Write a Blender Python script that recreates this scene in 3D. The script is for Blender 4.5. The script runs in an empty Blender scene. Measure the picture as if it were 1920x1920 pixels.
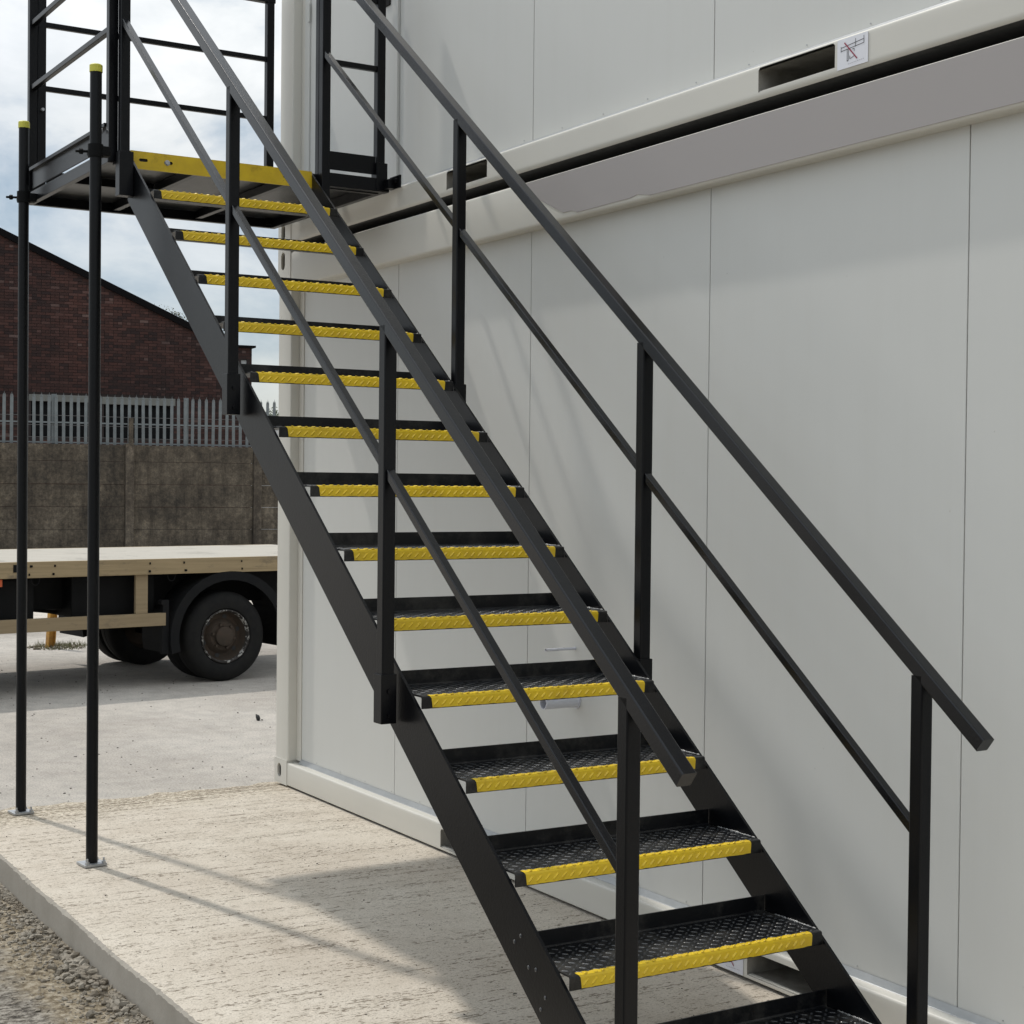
import bpy, bmesh, math, random
from mathutils import Vector, Matrix
from mathutils.geometry import tessellate_polygon
R = math.radians
sc = bpy.context.scene
C = sc.collection

# ------------------------------------------------------------------ camera
CAM = Vector((8.04703, -3.36011, 1.61461))
cd = bpy.data.cameras.new('camera'); co = bpy.data.objects.new('camera', cd); C.objects.link(co)
cr = Vector((0.51371071, 0.85790368, 0.01012835)); cu = Vector((-0.02073918, 0.00061518, 0.99978473))
cf = Vector((-0.85771277, 0.51381017, -0.01810825))
m3 = Matrix((cr, cu, -cf)).transposed()
co.matrix_world = Matrix.Translation(CAM) @ m3.to_4x4()
cd.sensor_width = 36; cd.lens = 3034.12 / 1920 * 36; cd.clip_end = 2000; cd.clip_start = .05
sc.camera = co

# ------------------------------------------------------------------ light
TO_SUN = Vector((-.650, -.160, 1.0)).normalized()
az = math.atan2(TO_SUN.x, TO_SUN.y) % (2 * math.pi); el = math.asin(TO_SUN.z)
sd = bpy.data.lights.new('sun', 'SUN'); so = bpy.data.objects.new('sun', sd); C.objects.link(so)
sd.energy = 1.9; sd.angle = R(1.3); sd.color = (1, .955, .89)
so.rotation_euler = (-TO_SUN).to_track_quat('-Z', 'Y').to_euler()
w = bpy.data.worlds.new('World'); sc.world = w; w.use_nodes = True
nt = w.node_tree; nt.nodes.clear()
def N(nt, t, **k):
    n = nt.nodes.new(t)
    for a, b in k.items():
        if a.startswith('i_'): n.inputs[a[2:].replace('_', ' ')].default_value = b
        else: setattr(n, a, b)
    return n
def ramp(nt, fac, stops, interp='LINEAR'):
    r = nt.nodes.new('ShaderNodeValToRGB'); r.color_ramp.interpolation = interp
    e = r.color_ramp.elements
    while len(e) < len(stops): e.new(.5)
    for i, (p, c) in enumerate(stops):
        e[i].position = p; e[i].color = tuple(c) + (1,) if len(c) == 3 else c
    nt.links.new(fac, r.inputs[0]); return r.outputs[0]
sky = N(nt, 'ShaderNodeTexSky', sky_type='NISHITA', sun_disc=False, sun_elevation=el, sun_rotation=az)
bgs = N(nt, 'ShaderNodeBackground', i_Strength=.085); nt.links.new(sky.outputs[0], bgs.inputs[0])
tc = N(nt, 'ShaderNodeTexCoord')
mp = N(nt, 'ShaderNodeMapping'); mp.inputs['Scale'].default_value = (1, 1, 2.1); mp.inputs['Location'].default_value = (3.1, .7, 1.9)
nt.links.new(tc.outputs['Generated'], mp.inputs[0])
n1 = N(nt, 'ShaderNodeTexNoise', i_Scale=5.5, i_Detail=8., i_Roughness=.58, i_Distortion=.2)
nt.links.new(mp.outputs[0], n1.inputs['Vector'])
n2 = N(nt, 'ShaderNodeTexNoise', i_Scale=2.0, i_Detail=4., i_Roughness=.5)
nt.links.new(mp.outputs[0], n2.inputs['Vector'])
ccol = ramp(nt, n1.outputs[0], [(.36, (.33, .42, .51)), (.44, (.52, .58, .64)), (.52, (.71, .74, .757)), (.64, (.84, .855, .86))])
bgc = N(nt, 'ShaderNodeBackground'); nt.links.new(ccol, bgc.inputs[0])
# overcast skies are brighter overhead than at the horizon (CIE overcast law, softened)
sz = N(nt, 'ShaderNodeSeparateXYZ'); nt.links.new(tc.outputs['Generated'], sz.inputs[0])
cl = N(nt, 'ShaderNodeMapRange'); cl.inputs['From Min'].default_value = 0; cl.inputs['From Max'].default_value = 1; cl.inputs['To Min'].default_value = .82; cl.inputs['To Max'].default_value = 1.95
nt.links.new(sz.outputs[2], cl.inputs['Value']); nt.links.new(cl.outputs[0], bgc.inputs[1])
cov = ramp(nt, n2.outputs[0], [(.36, (.62,) * 3), (.58, (1,) * 3)])
mx = N(nt, 'ShaderNodeMixShader'); nt.links.new(cov, mx.inputs[0]); nt.links.new(bgs.outputs[0], mx.inputs[1]); nt.links.new(bgc.outputs[0], mx.inputs[2])
wo = N(nt, 'ShaderNodeOutputWorld'); nt.links.new(mx.outputs[0], wo.inputs[0])
vs = sc.view_settings; vs.view_transform = 'Standard'; vs.look = 'None'; vs.gamma = 1; vs.exposure = .18; vs.use_curve_mapping = False
sc.render.engine = 'CYCLES'; sc.render.resolution_x = sc.render.resolution_y = 1024

# ------------------------------------------------------------------ helpers
rnd = random.Random(7)
def link_mesh(name, bm, mat, parent=None, smooth=None, keep=False):
    me = bpy.data.meshes.new(name); bm.normal_update(); bm.to_mesh(me)
    if not keep: bm.free()
    for m in (mat if isinstance(mat, (list, tuple)) else [mat]): me.materials.append(m)
    if smooth:
        me.shade_smooth(); me.set_sharp_from_angle(angle=R(smooth))
    o = bpy.data.objects.new(name, me); C.objects.link(o)
    if parent: o.parent = parent
    return o
def copy_part(o, parent, loc=None, rot=None, mat=None):
    c = o.copy(); C.objects.link(c); c.parent = parent
    if loc is not None: c.location = loc
    if rot is not None: c.rotation_euler = rot
    return c
def thing(name, label, cat, loc=(0, 0, 0), rz=0, group=None):
    o = bpy.data.objects.new(name, None); C.objects.link(o); o.location = loc; o.rotation_euler = (0, 0, rz)
    o.empty_display_size = .2
    o['label'] = label; o['category'] = cat
    if group: o['group'] = group
    return o
def tag(o, label, cat, group=None, kind=None):
    o['label'] = label; o['category'] = cat
    if group: o['group'] = group
    if kind: o['kind'] = kind
    return o
def bx(bm, x0, x1, y0, y1, z0, z1, mi=0, bev=0):
    r = bmesh.ops.create_cube(bm, size=1, matrix=Matrix.Translation(((x0 + x1) / 2, (y0 + y1) / 2, (z0 + z1) / 2)) @ Matrix.Diagonal((abs(x1 - x0), abs(y1 - y0), abs(z1 - z0), 1)))
    fs = set(f for v in r['verts'] for f in v.link_faces)
    for f in fs: f.material_index = mi
    if bev:
        es = list(set(e for v in r['verts'] for e in v.link_edges))
        b = bmesh.ops.bevel(bm, geom=es, offset=bev, segments=2, affect='EDGES', profile=.6)
        for f in b['faces']: f.material_index = mi
    return r
def NB(): return bmesh.new()
def box_part(name, x0, x1, y0, y1, z0, z1, mat, parent, bev=0):
    bm = NB(); bx(bm, x0, x1, y0, y1, z0, z1, 0, bev); return link_mesh(name, bm, mat, parent)
def rprof(w_, h, r, seg=3):
    pts = []
    for cx, cy, a0 in ((w_/2 - r, h/2 - r, 0), (-w_/2 + r, h/2 - r, 90), (-w_/2 + r, -h/2 + r, 180), (w_/2 - r, -h/2 + r, 270)):
        for k in range(seg + 1):
            a = R(a0 + 90 * k / seg); pts.append((cx + r * math.cos(a), cy + r * math.sin(a)))
    return pts
def sweep(bm, path, prof, side=Vector((0, 1, 0)), cap=True, mi=0):
    """sweep a closed profile (s,t) along a straight path; s along side, t along up"""
    rings = []
    n = len(path)
    for i, p in enumerate(path):
        p = Vector(p)
        d = (Vector(path[min(i + 1, n - 1)]) - Vector(path[max(i - 1, 0)])).normalized()
        s = (side - d * side.dot(d)).normalized(); u = d.cross(s)
        if u.z < 0: u = -u
        rings.append([bm.verts.new(p + s * a + u * b) for a, b in prof])
    m = len(prof)
    for i in range(n - 1):
        for j in range(m):
            f = bm.faces.new((rings[i][j], rings[i][(j + 1) % m], rings[i + 1][(j + 1) % m], rings[i + 1][j])); f.material_index = mi
    if cap:
        bm.faces.new(rings[0]).material_index = mi; bm.faces.new(rings[-1][::-1]).material_index = mi
    bmesh.ops.recalc_face_normals(bm, faces=bm.faces)
def tube(bm, p0, p1, rad, seg=20, mi=0, cap=True, r2=None):
    p0 = Vector(p0); p1 = Vector(p1); d = p1 - p0; L = d.length
    q = d.to_track_quat('Z', 'Y').to_matrix().to_4x4()
    r = bmesh.ops.create_cone(bm, cap_ends=cap, segments=seg, radius1=rad, radius2=rad if r2 is None else r2, depth=L, matrix=Matrix.Translation((p0 + p1) / 2) @ q)
    for f in set(f for v in r['verts'] for f in v.link_faces): f.material_index = mi
def oblong(cx, cy, w_, h, seg=5):
    pts = []
    if h >= w_:
        r = w_ / 2
        for k in range(seg + 1): a = math.pi * k / seg; pts.append((cx + r * math.cos(a), cy + h/2 - r + r * math.sin(a)))
        for k in range(seg + 1): a = math.pi + math.pi * k / seg; pts.append((cx + r * math.cos(a), cy - h/2 + r + r * math.sin(a)))
    else:
        r = h / 2
        for k in range(seg + 1): a = -math.pi/2 + math.pi * k / seg; pts.append((cx + w_/2 - r + r * math.cos(a), cy + r * math.sin(a)))
        for k in range(seg + 1): a = math.pi/2 + math.pi * k / seg; pts.append((cx - w_/2 + r + r * math.cos(a), cy + r * math.sin(a)))
    return pts
def plate_holes(bm, outer, holes, fn, depth, hole_depth=None, close=False, mi=0, mi_hole=0):
    """plate in a 2D frame; fn(s,t,d) -> Vector with d the depth behind the face"""
    loops = [outer] + holes
    flat = [p for l in loops for p in l]
    tris = tessellate_polygon([[Vector((p[0], p[1], 0)) for p in l] for l in loops])
    vf = [bm.verts.new(fn(p[0], p[1], 0)) for p in flat]
    for t in tris:
        try: bm.faces.new([vf[i] for i in t]).material_index = mi
        except ValueError: pass
    k = 0
    for li, l in enumerate(loops):
        dd = depth if li == 0 else (hole_depth or depth)
        vb = [bm.verts.new(fn(p[0], p[1], dd)) for p in l]; n = len(l)
        for i in range(n):
            f = bm.faces.new((vf[k + i], vf[k + (i + 1) % n], vb[(i + 1) % n], vb[i])); f.material_index = mi_hole if li else mi
        if li and close: bm.faces.new(vb).material_index = mi_hole
        k += n

# ------------------------------------------------------------------ materials
def mat(name, col, rough=.5, metal=0, spec=.5, var=None, vscale=4, bump=0, bscale=200, coat=0):
    m = bpy.data.materials.new(name); m.use_nodes = True; t = m.node_tree; b = t.nodes['Principled BSDF']
    b.inputs['Base Color'].default_value = tuple(col) + (1,); b.inputs['Roughness'].default_value = rough
    b.inputs['Metallic'].default_value = metal; b.inputs['Specular IOR Level'].default_value = spec
    b.inputs['Coat Weight'].default_value = coat
    tcn = N(t, 'ShaderNodeTexCoord')
    if var is not None:
        n = N(t, 'ShaderNodeTexNoise', i_Scale=vscale, i_Detail=6., i_Roughness=.6); t.links.new(tcn.outputs['Object'], n.inputs['Vector'])
        c = ramp(t, n.outputs[0], [(.3, var), (.7, col)]); t.links.new(c, b.inputs['Base Color'])
    if bump:
        n = N(t, 'ShaderNodeTexNoise', i_Scale=bscale, i_Detail=3.); t.links.new(tcn.outputs['Object'], n.inputs['Vector'])
        bp = N(t, 'ShaderNodeBump', i_Strength=bump, i_Distance=.002); t.links.new(n.outputs[0], bp.inputs['Height']); t.links.new(bp.outputs[0], b.inputs['Normal'])
    return m
def bsdf(m): return m.node_tree.nodes['Principled BSDF']
def noise(t, vec, scale, detail=4., rough=.55, sc3=None, loc=(0, 0, 0), dist=0):
    if sc3:
        mp_ = N(t, 'ShaderNodeMapping'); mp_.inputs['Scale'].default_value = sc3; mp_.inputs['Location'].default_value = loc
        t.links.new(vec, mp_.inputs[0]); vec = mp_.outputs[0]
    n = N(t, 'ShaderNodeTexNoise', i_Scale=scale, i_Detail=detail, i_Roughness=rough, i_Distortion=dist); t.links.new(vec, n.inputs['Vector']); return n.outputs[0]
def mix(t, fac, a, b, mode='MIX'):
    n = N(t, 'ShaderNodeMix', data_type='RGBA', blend_type=mode)
    for s, v in ((0, fac), (6, a), (7, b)):
        if hasattr(v, 'is_linked') or hasattr(v, 'links'): t.links.new(v, n.inputs[s])
        elif s == 0: n.inputs[0].default_value = v
        else: n.inputs[s].default_value = tuple(v) + (1,)
    return n.outputs[2]
def mth(t, op, a, b=0., clamp=False):
    n = N(t, 'ShaderNodeMath', operation=op, use_clamp=clamp)
    for s, v in ((0, a), (1, b)):
        if hasattr(v, 'links'): t.links.new(v, n.inputs[s])
        else: n.inputs[s].default_value = v
    return n.outputs[0]

M_BLACK = mat('black_paint', (.0030, .0033, .0044), .31, spec=.22, var=(.002, .0022, .003), vscale=9, bump=.18, bscale=160)
M_RAIL = mat('handrail_paint', (.0035, .004, .0055), .19, spec=.34, var=(.0025, .003, .004), vscale=9, bump=.12, bscale=160)
M_CHECK = mat('black_checker_plate', (.0045, .005, .0062), .30, spec=.32, var=(.003, .0032, .004), vscale=14, bump=.25, bscale=260)
t = M_CHECK.node_tree; tcn = [n for n in t.nodes if n.type == 'TEX_COORD'][0]; src = bsdf(M_CHECK).inputs['Base Color'].links[0].from_socket
_oi = N(t, 'ShaderNodeObjectInfo'); _av = N(t, 'ShaderNodeVectorMath', operation='ADD'); t.links.new(tcn.outputs['Object'], _av.inputs[0]); t.links.new(_oi.outputs['Location'], _av.inputs[1])
dm_ = ramp(t, noise(t, _av.outputs[0], 7, 7, .75), [(.48, (0,) * 3), (.72, (1,) * 3)])
t.links.new(mix(t, dm_, src, (.045, .042, .037)), bsdf(M_CHECK).inputs['Base Color'])
M_LOZ = mat('lozenge_highlight', (.055, .058, .062), .30, spec=.7, var=(.02, .021, .023), vscale=60)  # lighter grey paints the sheen of the raised bars into their colour
M_SOOT = mat('tube_paint', (.0028, .0032, .0042), .38, spec=.22, var=(.005, .0055, .006), vscale=6, bump=.3, bscale=120)
M_YEL = mat('yellow_paint', (.80, .555, .012), .30, spec=.5, var=(.66, .44, .012), vscale=16, bump=.3, bscale=140)
t = M_YEL.node_tree; tcn = [n for n in t.nodes if n.type == 'TEX_COORD'][0]; src = bsdf(M_YEL).inputs['Base Color'].links[0].from_socket
wn = noise(t, tcn.outputs['Object'], 38, 6, .7); wm = ramp(t, wn, [(.685, (0,) * 3), (.70, (1,) * 3)])
t.links.new(mix(t, wm, src, (.03, .025, .02)), bsdf(M_YEL).inputs['Base Color'])
oi = N(t, 'ShaderNodeObjectInfo'); vm = N(t, 'ShaderNodeMapRange'); vm.inputs['To Min'].default_value = .88; vm.inputs['To Max'].default_value = 1.05; t.links.new(oi.outputs['Random'], vm.inputs['Value'])
av = N(t, 'ShaderNodeVectorMath', operation='ADD'); t.links.new(tcn.outputs['Object'], av.inputs[0]); t.links.new(oi.outputs['Location'], av.inputs[1])
sc_ = noise(t, av.outputs[0], 9, 5, .7); grime = ramp(t, sc_, [(.60, (1,) * 3), (.74, (.66, .62, .55))])
q_ = mix(t, 1., bsdf(M_YEL).inputs['Base Color'].links[0].from_socket, grime, 'MULTIPLY'); cbn = N(t, 'ShaderNodeCombineXYZ')
for k_ in range(3): t.links.new(vm.outputs[0], cbn.inputs[k_])
t.links.new(mix(t, 1., q_, cbn.outputs[0], 'MULTIPLY'), bsdf(M_YEL).inputs['Base Color'])
M_CAP = mat('yellow_cap', (.55, .52, .06), .5)
M_GALV = mat('galvanised', (.50, .51, .52), .42, metal=.75, var=(.36, .37, .38), vscale=60)
M_WELD = mat('bare_weld', (.42, .42, .41), .45, metal=.4, var=(.04, .04, .045), vscale=90, bump=.8, bscale=300)
M_FRAME = mat('cabin_frame_cream', (.62, .60, .54), .38, spec=.4, var=(.595, .575, .52), vscale=2.2)
M_PANEL = mat('cabin_panel', (.600, .600, .572), .42, spec=.4, var=(.588, .588, .560), vscale=.9, bump=.08, bscale=30)
# faint run marks and dust on panels
t = M_PANEL.node_tree; tcn = [n for n in t.nodes if n.type == 'TEX_COORD'][0]; src = bsdf(M_PANEL).inputs['Base Color'].links[0].from_socket
st = noise(t, tcn.outputs['Object'], 1, 5, .6, sc3=(14, 14, .9)); sm = ramp(t, st, [(.48, (1,) * 3), (.80, (.982, .98, .975))])
sp = noise(t, tcn.outputs['Object'], 55, 2, .5); spm = ramp(t, sp, [(.76, (1,) * 3), (.79, (.8, .79, .76))])
t.links.new(mix(t, 1., mix(t, 1., src, sm, 'MULTIPLY'), spm, 'MULTIPLY'), bsdf(M_PANEL).inputs['Base Color'])
t = M_FRAME.node_tree; tcn = [n for n in t.nodes if n.type == 'TEX_COORD'][0]; src = bsdf(M_FRAME).inputs['Base Color'].links[0].from_socket
sp = noise(t, tcn.outputs['Object'], 24, 8, .75); spm = ramp(t, sp, [(.70, (1,) * 3), (.735, (.55, .52, .46))])
t.links.new(mix(t, 1., src, spm, 'MULTIPLY'), bsdf(M_FRAME).inputs['Base Color'])
M_INNER = mat('cabin_dark_gap', (.028, .026, .024), .7, var=(.03, .03, .03), vscale=20)  # dark colour stands in for the shade inside gaps and slots
M_UNDER = mat('dark_rail_underside', (.035, .033, .030), .75, var=(.015, .014, .013), vscale=30)  # curved underside of the base rail, darker than its face
M_POCK = mat('pocket_inside', (.34, .325, .29), .6, var=(.16, .15, .13), vscale=14)
M_FLASH = mat('zinc_flashing', (.40, .41, .41), .42, metal=.3, var=(.33, .34, .34), vscale=12)
M_GREY = mat('grey_sign_paint', (.335, .31, .30), .6)
M_STICK = mat('sticker_white', (.72, .72, .76), .35)
M_INK = mat('sticker_ink', (.07, .07, .08), .5)
M_INKL = mat('sticker_faint_ink', (.38, .38, .41), .5)
M_RED = mat('sticker_red', (.28, .03, .06), .5)
M_PVC = mat('white_plastic', (.62, .63, .68), .28, spec=.5)
M_SEAL = mat('rubber_seal', (.02, .02, .02), .7)
M_TYRE = mat('tyre', (.0075, .0075, .008), .8, spec=.2, var=(.014, .0135, .012), vscale=12, bump=.3, bscale=80)
M_RIM = mat('rusty_rim', (.045, .037, .029), .85, spec=.2, var=(.060, .043, .032), vscale=16, bump=.5, bscale=60)
M_CHIP = mat('chipped_rim_edge', (.32, .31, .285), .7, var=(.022, .018, .015), vscale=22)
for _e, _p in zip([n for n in M_CHIP.node_tree.nodes if n.type == 'VALTORGB'][0].color_ramp.elements, (.53, .57)): _e.position = _p
M_CHASS = mat('chassis_black', (.0025, .0028, .003), .7, spec=.15, var=(.005, .005, .005), vscale=5)
M_MUD = mat('mudguard_plastic', (.0055, .006, .007), .7, spec=.15, var=(.009, .009, .009), vscale=6)
M_ORANGE = mat('amber_reflector', (.75, .13, .03), .3)
M_LEAFW = mat('weed_leaf', (.10, .11, .045), .7, var=(.16, .14, .07), vscale=30)
M_LEAFT = mat('tree_leaf', (.075, .10, .055), .7, var=(.12, .14, .08), vscale=3)
M_TRUNK = mat('bark', (.08, .065, .05), .9)
M_STONE = mat('broken_stone', (.31, .28, .23), .9, var=(.15, .12, .085), vscale=9, bump=.6, bscale=90)
M_DARKST = mat('dark_stone', (.03, .03, .03), .9)
M_PALE = mat('palisade_galv', (.165, .185, .19), .65, metal=.1, var=(.115, .13, .135), vscale=5)
M_ROOF = mat('dark_verge', (.006, .0055, .006), .9, spec=.08)
M_GLASSD = mat('dark_window', (.004, .0045, .005), .6, spec=.1)
M_LINTEL = mat('pale_lintel', (.16, .165, .15), .8, var=(.11, .11, .10), vscale=4)
M_WIRE = mat('wire', (.12, .12, .12), .6, metal=.6)
M_YPOST = mat('yellow_post_paint', (.52, .27, .025), .6, var=(.28, .13, .03), vscale=14)
M_WHITE = mat('white_cladding', (.55, .56, .56), .6)

def ground_mat():
    m = bpy.data.materials.new('yard_surface'); m.use_nodes = True; t = m.node_tree; b = bsdf(m); b.inputs['Roughness'].default_value = .92; b.inputs['Specular IOR Level'].default_value = .2
    tcn = N(t, 'ShaderNodeTexCoord'); v = tcn.outputs['Object']
    big = noise(t, v, .55, 5, .6); mid = noise(t, v, 7, 6, .7); fine = noise(t, v, 90, 4, .7)
    base = ramp(t, big, [(.35, (.365, .335, .298)), (.62, (.45, .42, .378))])
    base = mix(t, 1., base, ramp(t, mid, [(.3, (.84, .84, .84)), (.6, (1.06, 1.05, 1.04))]), 'MULTIPLY')
    base = mix(t, 1., base, ramp(t, fine, [(.3, (.6, .6, .61)), (.5, (1, 1, 1)), (.7, (1.22, 1.21, 1.19))]), 'MULTIPLY')
    # dark grit specks
    s1 = noise(t, v, 26, 2, .5); base = mix(t, ramp(t, s1, [(.72, (0,) * 3), (.75, (1,) * 3)]), base, (.07, .065, .06))
    # strip of old dark tarmac and the dirt band along the slab
    sx = N(t, 'ShaderNodeSeparateXYZ'); t.links.new(v, sx.inputs[0])
    wob = noise(t, v, 2.2, 6, .65); wob2 = noise(t, v, 11, 5, .7)
    yy = mth(t, 'ADD', sx.outputs[1], mth(t, 'MULTIPLY', mth(t, 'SUBTRACT', wob, .5), .55))
    tm = ramp(t, mth(t, 'ADD', mth(t, 'MULTIPLY', yy, -1.), -.95), [(.40, (0,) * 3), (.62, (1,) * 3)])   # y < -1.5
    xm = ramp(t, mth(t, 'MULTIPLY', mth(t, 'ADD', sx.outputs[0], .5), .5), [(.2, (0,) * 3), (.75, (1,) * 3)])
    tm2 = mix(t, 1., tm, xm, 'MULTIPLY')
    tar = ramp(t, noise(t, v, 48, 5, .8, sc3=(1, .55, 1)), [(.38, (.035, .030, .025)), (.48, (.16, .142, .118)), (.60, (.38, .35, .30))])
    base = mix(t, tm2, base, tar)
    dm = ramp(t, mth(t, 'ADD', mth(t, 'MULTIPLY', yy, 1.), mth(t, 'MULTIPLY', wob2, .35)), [(0, (0,) * 3), (.001, (0,) * 3)])
    band = mth(t, 'SUBTRACT', 1., mth(t, 'MULTIPLY', mth(t, 'ABSOLUTE', mth(t, 'ADD', yy, 1.84)), 4.6), True)
    band = ramp(t, mth(t, 'MULTIPLY', band, mth(t, 'ADD', wob2, .45)), [(.15, (0,) * 3), (.55, (1,) * 3)])
    dirt = ramp(t, noise(t, v, 30, 6, .75), [(.36, (.09, .068, .042)), (.5, (.25, .205, .14)), (.62, (.42, .37, .29))])
    base = mix(t, mix(t, 1., band, xm, 'MULTIPLY'), base, dirt)
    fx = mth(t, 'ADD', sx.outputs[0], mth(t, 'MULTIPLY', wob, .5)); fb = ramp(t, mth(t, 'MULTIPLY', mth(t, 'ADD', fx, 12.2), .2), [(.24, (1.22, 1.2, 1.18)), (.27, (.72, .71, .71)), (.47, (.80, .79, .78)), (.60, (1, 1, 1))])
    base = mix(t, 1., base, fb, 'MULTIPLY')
    t.links.new(base, b.inputs['Base Color'])
    bp = N(t, 'ShaderNodeBump', i_Strength=.55, i_Distance=.02); t.links.new(mth(t, 'ADD', noise(t, v, 60, 6, .75), mth(t, 'MULTIPLY', tm, noise(t, v, 34, 4, .8))), bp.inputs['Height']); t.links.new(bp.outputs[0], b.inputs['Normal'])
    return m
def slab_mat():
    m = bpy.data.materials.new('brushed_concrete'); m.use_nodes = True; t = m.node_tree; b = bsdf(m); b.inputs['Roughness'].default_value = .9; b.inputs['Specular IOR Level'].default_value = .25
    tcn = N(t, 'ShaderNodeTexCoord'); v = tcn.outputs['Object']
    big = noise(t, v, 1.1, 5, .6); mid = noise(t, v, 9, 6, .65)
    base = ramp(t, big, [(.33, (.515, .455, .38)), (.63, (.60, .545, .465))])
    base = mix(t, 1., base, ramp(t, mid, [(.3, (.90, .89, .87)), (.65, (1.05, 1.05, 1.05))]), 'MULTIPLY')
    base = mix(t, 1., base, ramp(t, noise(t, v, 150, 3, .7), [(.32, (.78, .77, .75)), (.5, (1, 1, 1)), (.7, (1.1, 1.1, 1.1))]), 'MULTIPLY')
    # broom drag lines run across the slab (along Y); broken into torn pits
    l1 = noise(t, v, 1, 4, .62, sc3=(92, 32, 1), dist=.4); l2 = noise(t, v, 1, 3, .6, sc3=(150, 62, 1)); l3 = noise(t, v, 1, 4, .7, sc3=(95, 9, 1), dist=.2)
    rows = ramp(t, noise(t, v, 1, 3, .6, sc3=(26, 1.3, 1)), [(.46, (0,) * 3), (.64, (1,) * 3)])
    gate = ramp(t, noise(t, v, 2.6, 4, .6), [(.35, (0,) * 3), (.62, (1,) * 3)])
    sx = N(t, 'ShaderNodeSeparateXYZ'); t.links.new(v, sx.inputs[0])
    edge = ramp(t, mth(t, 'ADD', mth(t, 'ADD', sx.outputs[0], mth(t, 'MULTIPLY', noise(t, v, 3, 4, .6), .22)), mth(t, 'MULTIPLY', sx.outputs[1], .14)), [(.14, (1,) * 3), (.46, (0,) * 3)])
    add = mth(t, 'ADD', mth(t, 'MULTIPLY', rows, .085), mth(t, 'ADD', mth(t, 'MULTIPLY', gate, .025), mth(t, 'MULTIPLY', edge, .06)))
    pit = ramp(t, mth(t, 'ADD', l1, add), [(.645, (0,) * 3), (.663, (1,) * 3)])
    pit2 = ramp(t, mth(t, 'ADD', l2, mth(t, 'MULTIPLY', add, .8)), [(.655, (0,) * 3), (.675, (1,) * 3)])
    pit3 = ramp(t, mth(t, 'ADD', l3, add), [(.672, (0,) * 3), (.695, (1,) * 3)])
    pits = mix(t, 1., mix(t, 1., pit, pit2, 'LIGHTEN'), pit3, 'LIGHTEN')
    base = mix(t, mth(t, 'MULTIPLY', edge, .85), base, ramp(t, noise(t, v, 1, 4, .7, sc3=(85, 42, 1)), [(.40, (.10, .075, .045)), (.47, (.40, .33, .235)), (.56, (.70, .63, .51))]))
    base = mix(t, mth(t, 'MULTIPLY', pits, .85), base, (.15, .12, .085))
    hi = ramp(t, noise(t, v, 1, 4, .7, sc3=(130, 50, 1), loc=(.0, .0, 3.)), [(.60, (1,) * 3), (.70, (1.18, 1.17, 1.15))]); base = mix(t, 1., base, hi, 'MULTIPLY')
    sb = noise(t, v, 24, 2, .5); base = mix(t, ramp(t, sb, [(.745, (0,) * 3), (.76, (1,) * 3)]), base, (.10, .085, .07))
    t.links.new(base, b.inputs['Base Color'])
    h = mth(t, 'SUBTRACT', mth(t, 'MULTIPLY', noise(t, v, 1, 6, .7, sc3=(80, 12, 1)), .8), pits)
    bp = N(t, 'ShaderNodeBump', i_Strength=.38, i_Distance=.005); t.links.new(h, bp.inputs['Height']); t.links.new(bp.outputs[0], b.inputs['Normal'])
    return m
def concrete_mat(name, a, b_, c, streak=True):
    m = bpy.data.materials.new(name); m.use_nodes = True; t = m.node_tree; b = bsdf(m); b.inputs['Roughness'].default_value = .95
    tcn = N(t, 'ShaderNodeTexCoord'); oi = N(t, 'ShaderNodeObjectInfo')
    av = N(t, 'ShaderNodeVectorMath', operation='ADD'); t.links.new(tcn.outputs['Object'], av.inputs[0]); t.links.new(oi.outputs['Location'], av.inputs[1]); v = av.outputs[0]
    base = ramp(t, noise(t, v, 1.3, 7, .7), [(.3, a), (.5, b_), (.72, c)])
    base = mix(t, 1., base, ramp(t, noise(t, v, 1, 5, .7, sc3=(7, 7, .8)), [(.35, (.62, .6, .58)), (.6, (1.1, 1.08, 1.05))]), 'MULTIPLY')
    base = mix(t, 1., base, ramp(t, noise(t, v, 13, 7, .85), [(.38, (.55, .54, .53)), (.52, (1, 1, 1)), (.64, (1.6, 1.56, 1.5))]), 'MULTIPLY')
    t.links.new(base, b.inputs['Base Color'])
    bp = N(t, 'ShaderNodeBump', i_Strength=.5, i_Distance=.02); t.links.new(noise(t, v, 30, 5, .7), bp.inputs['Height']); t.links.new(bp.outputs[0], b.inputs['Normal'])
    return m
def brick_mat():
    m = bpy.data.materials.new('old_brick'); m.use_nodes = True; t = m.node_tree; b = bsdf(m); b.inputs['Roughness'].default_value = .9
    tcn = N(t, 'ShaderNodeTexCoord'); v = tcn.outputs['Object']; g = N(t, 'ShaderNodeNewGeometry')
    base = ramp(t, g.outputs['Random Per Island'], [(0, (.022, .010, .009)), (.35, (.042, .017, .013)), (.8, (.062, .023, .017)), (.96, (.075, .034, .027)), (1, (.11, .07, .06))])
    soot = noise(t, v, .42, 6, .65, loc=(3, 0, 0), sc3=(1, 1, 1)); base = mix(t, 1., base, ramp(t, soot, [(.35, (.42, .42, .46)), (.6, (1.05, 1.05, 1.05))]), 'MULTIPLY')
    eff = noise(t, v, 1, 6, .75, sc3=(1.1, 1.1, 2.6), loc=(7, 1, 2)); base = mix(t, mth(t, 'MULTIPLY', ramp(t, eff, [(.64, (0,) * 3), (.70, (1,) * 3)]), .5), base, (.16, .105, .09))
    t.links.new(base, b.inputs['Base Color']); return m
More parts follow.
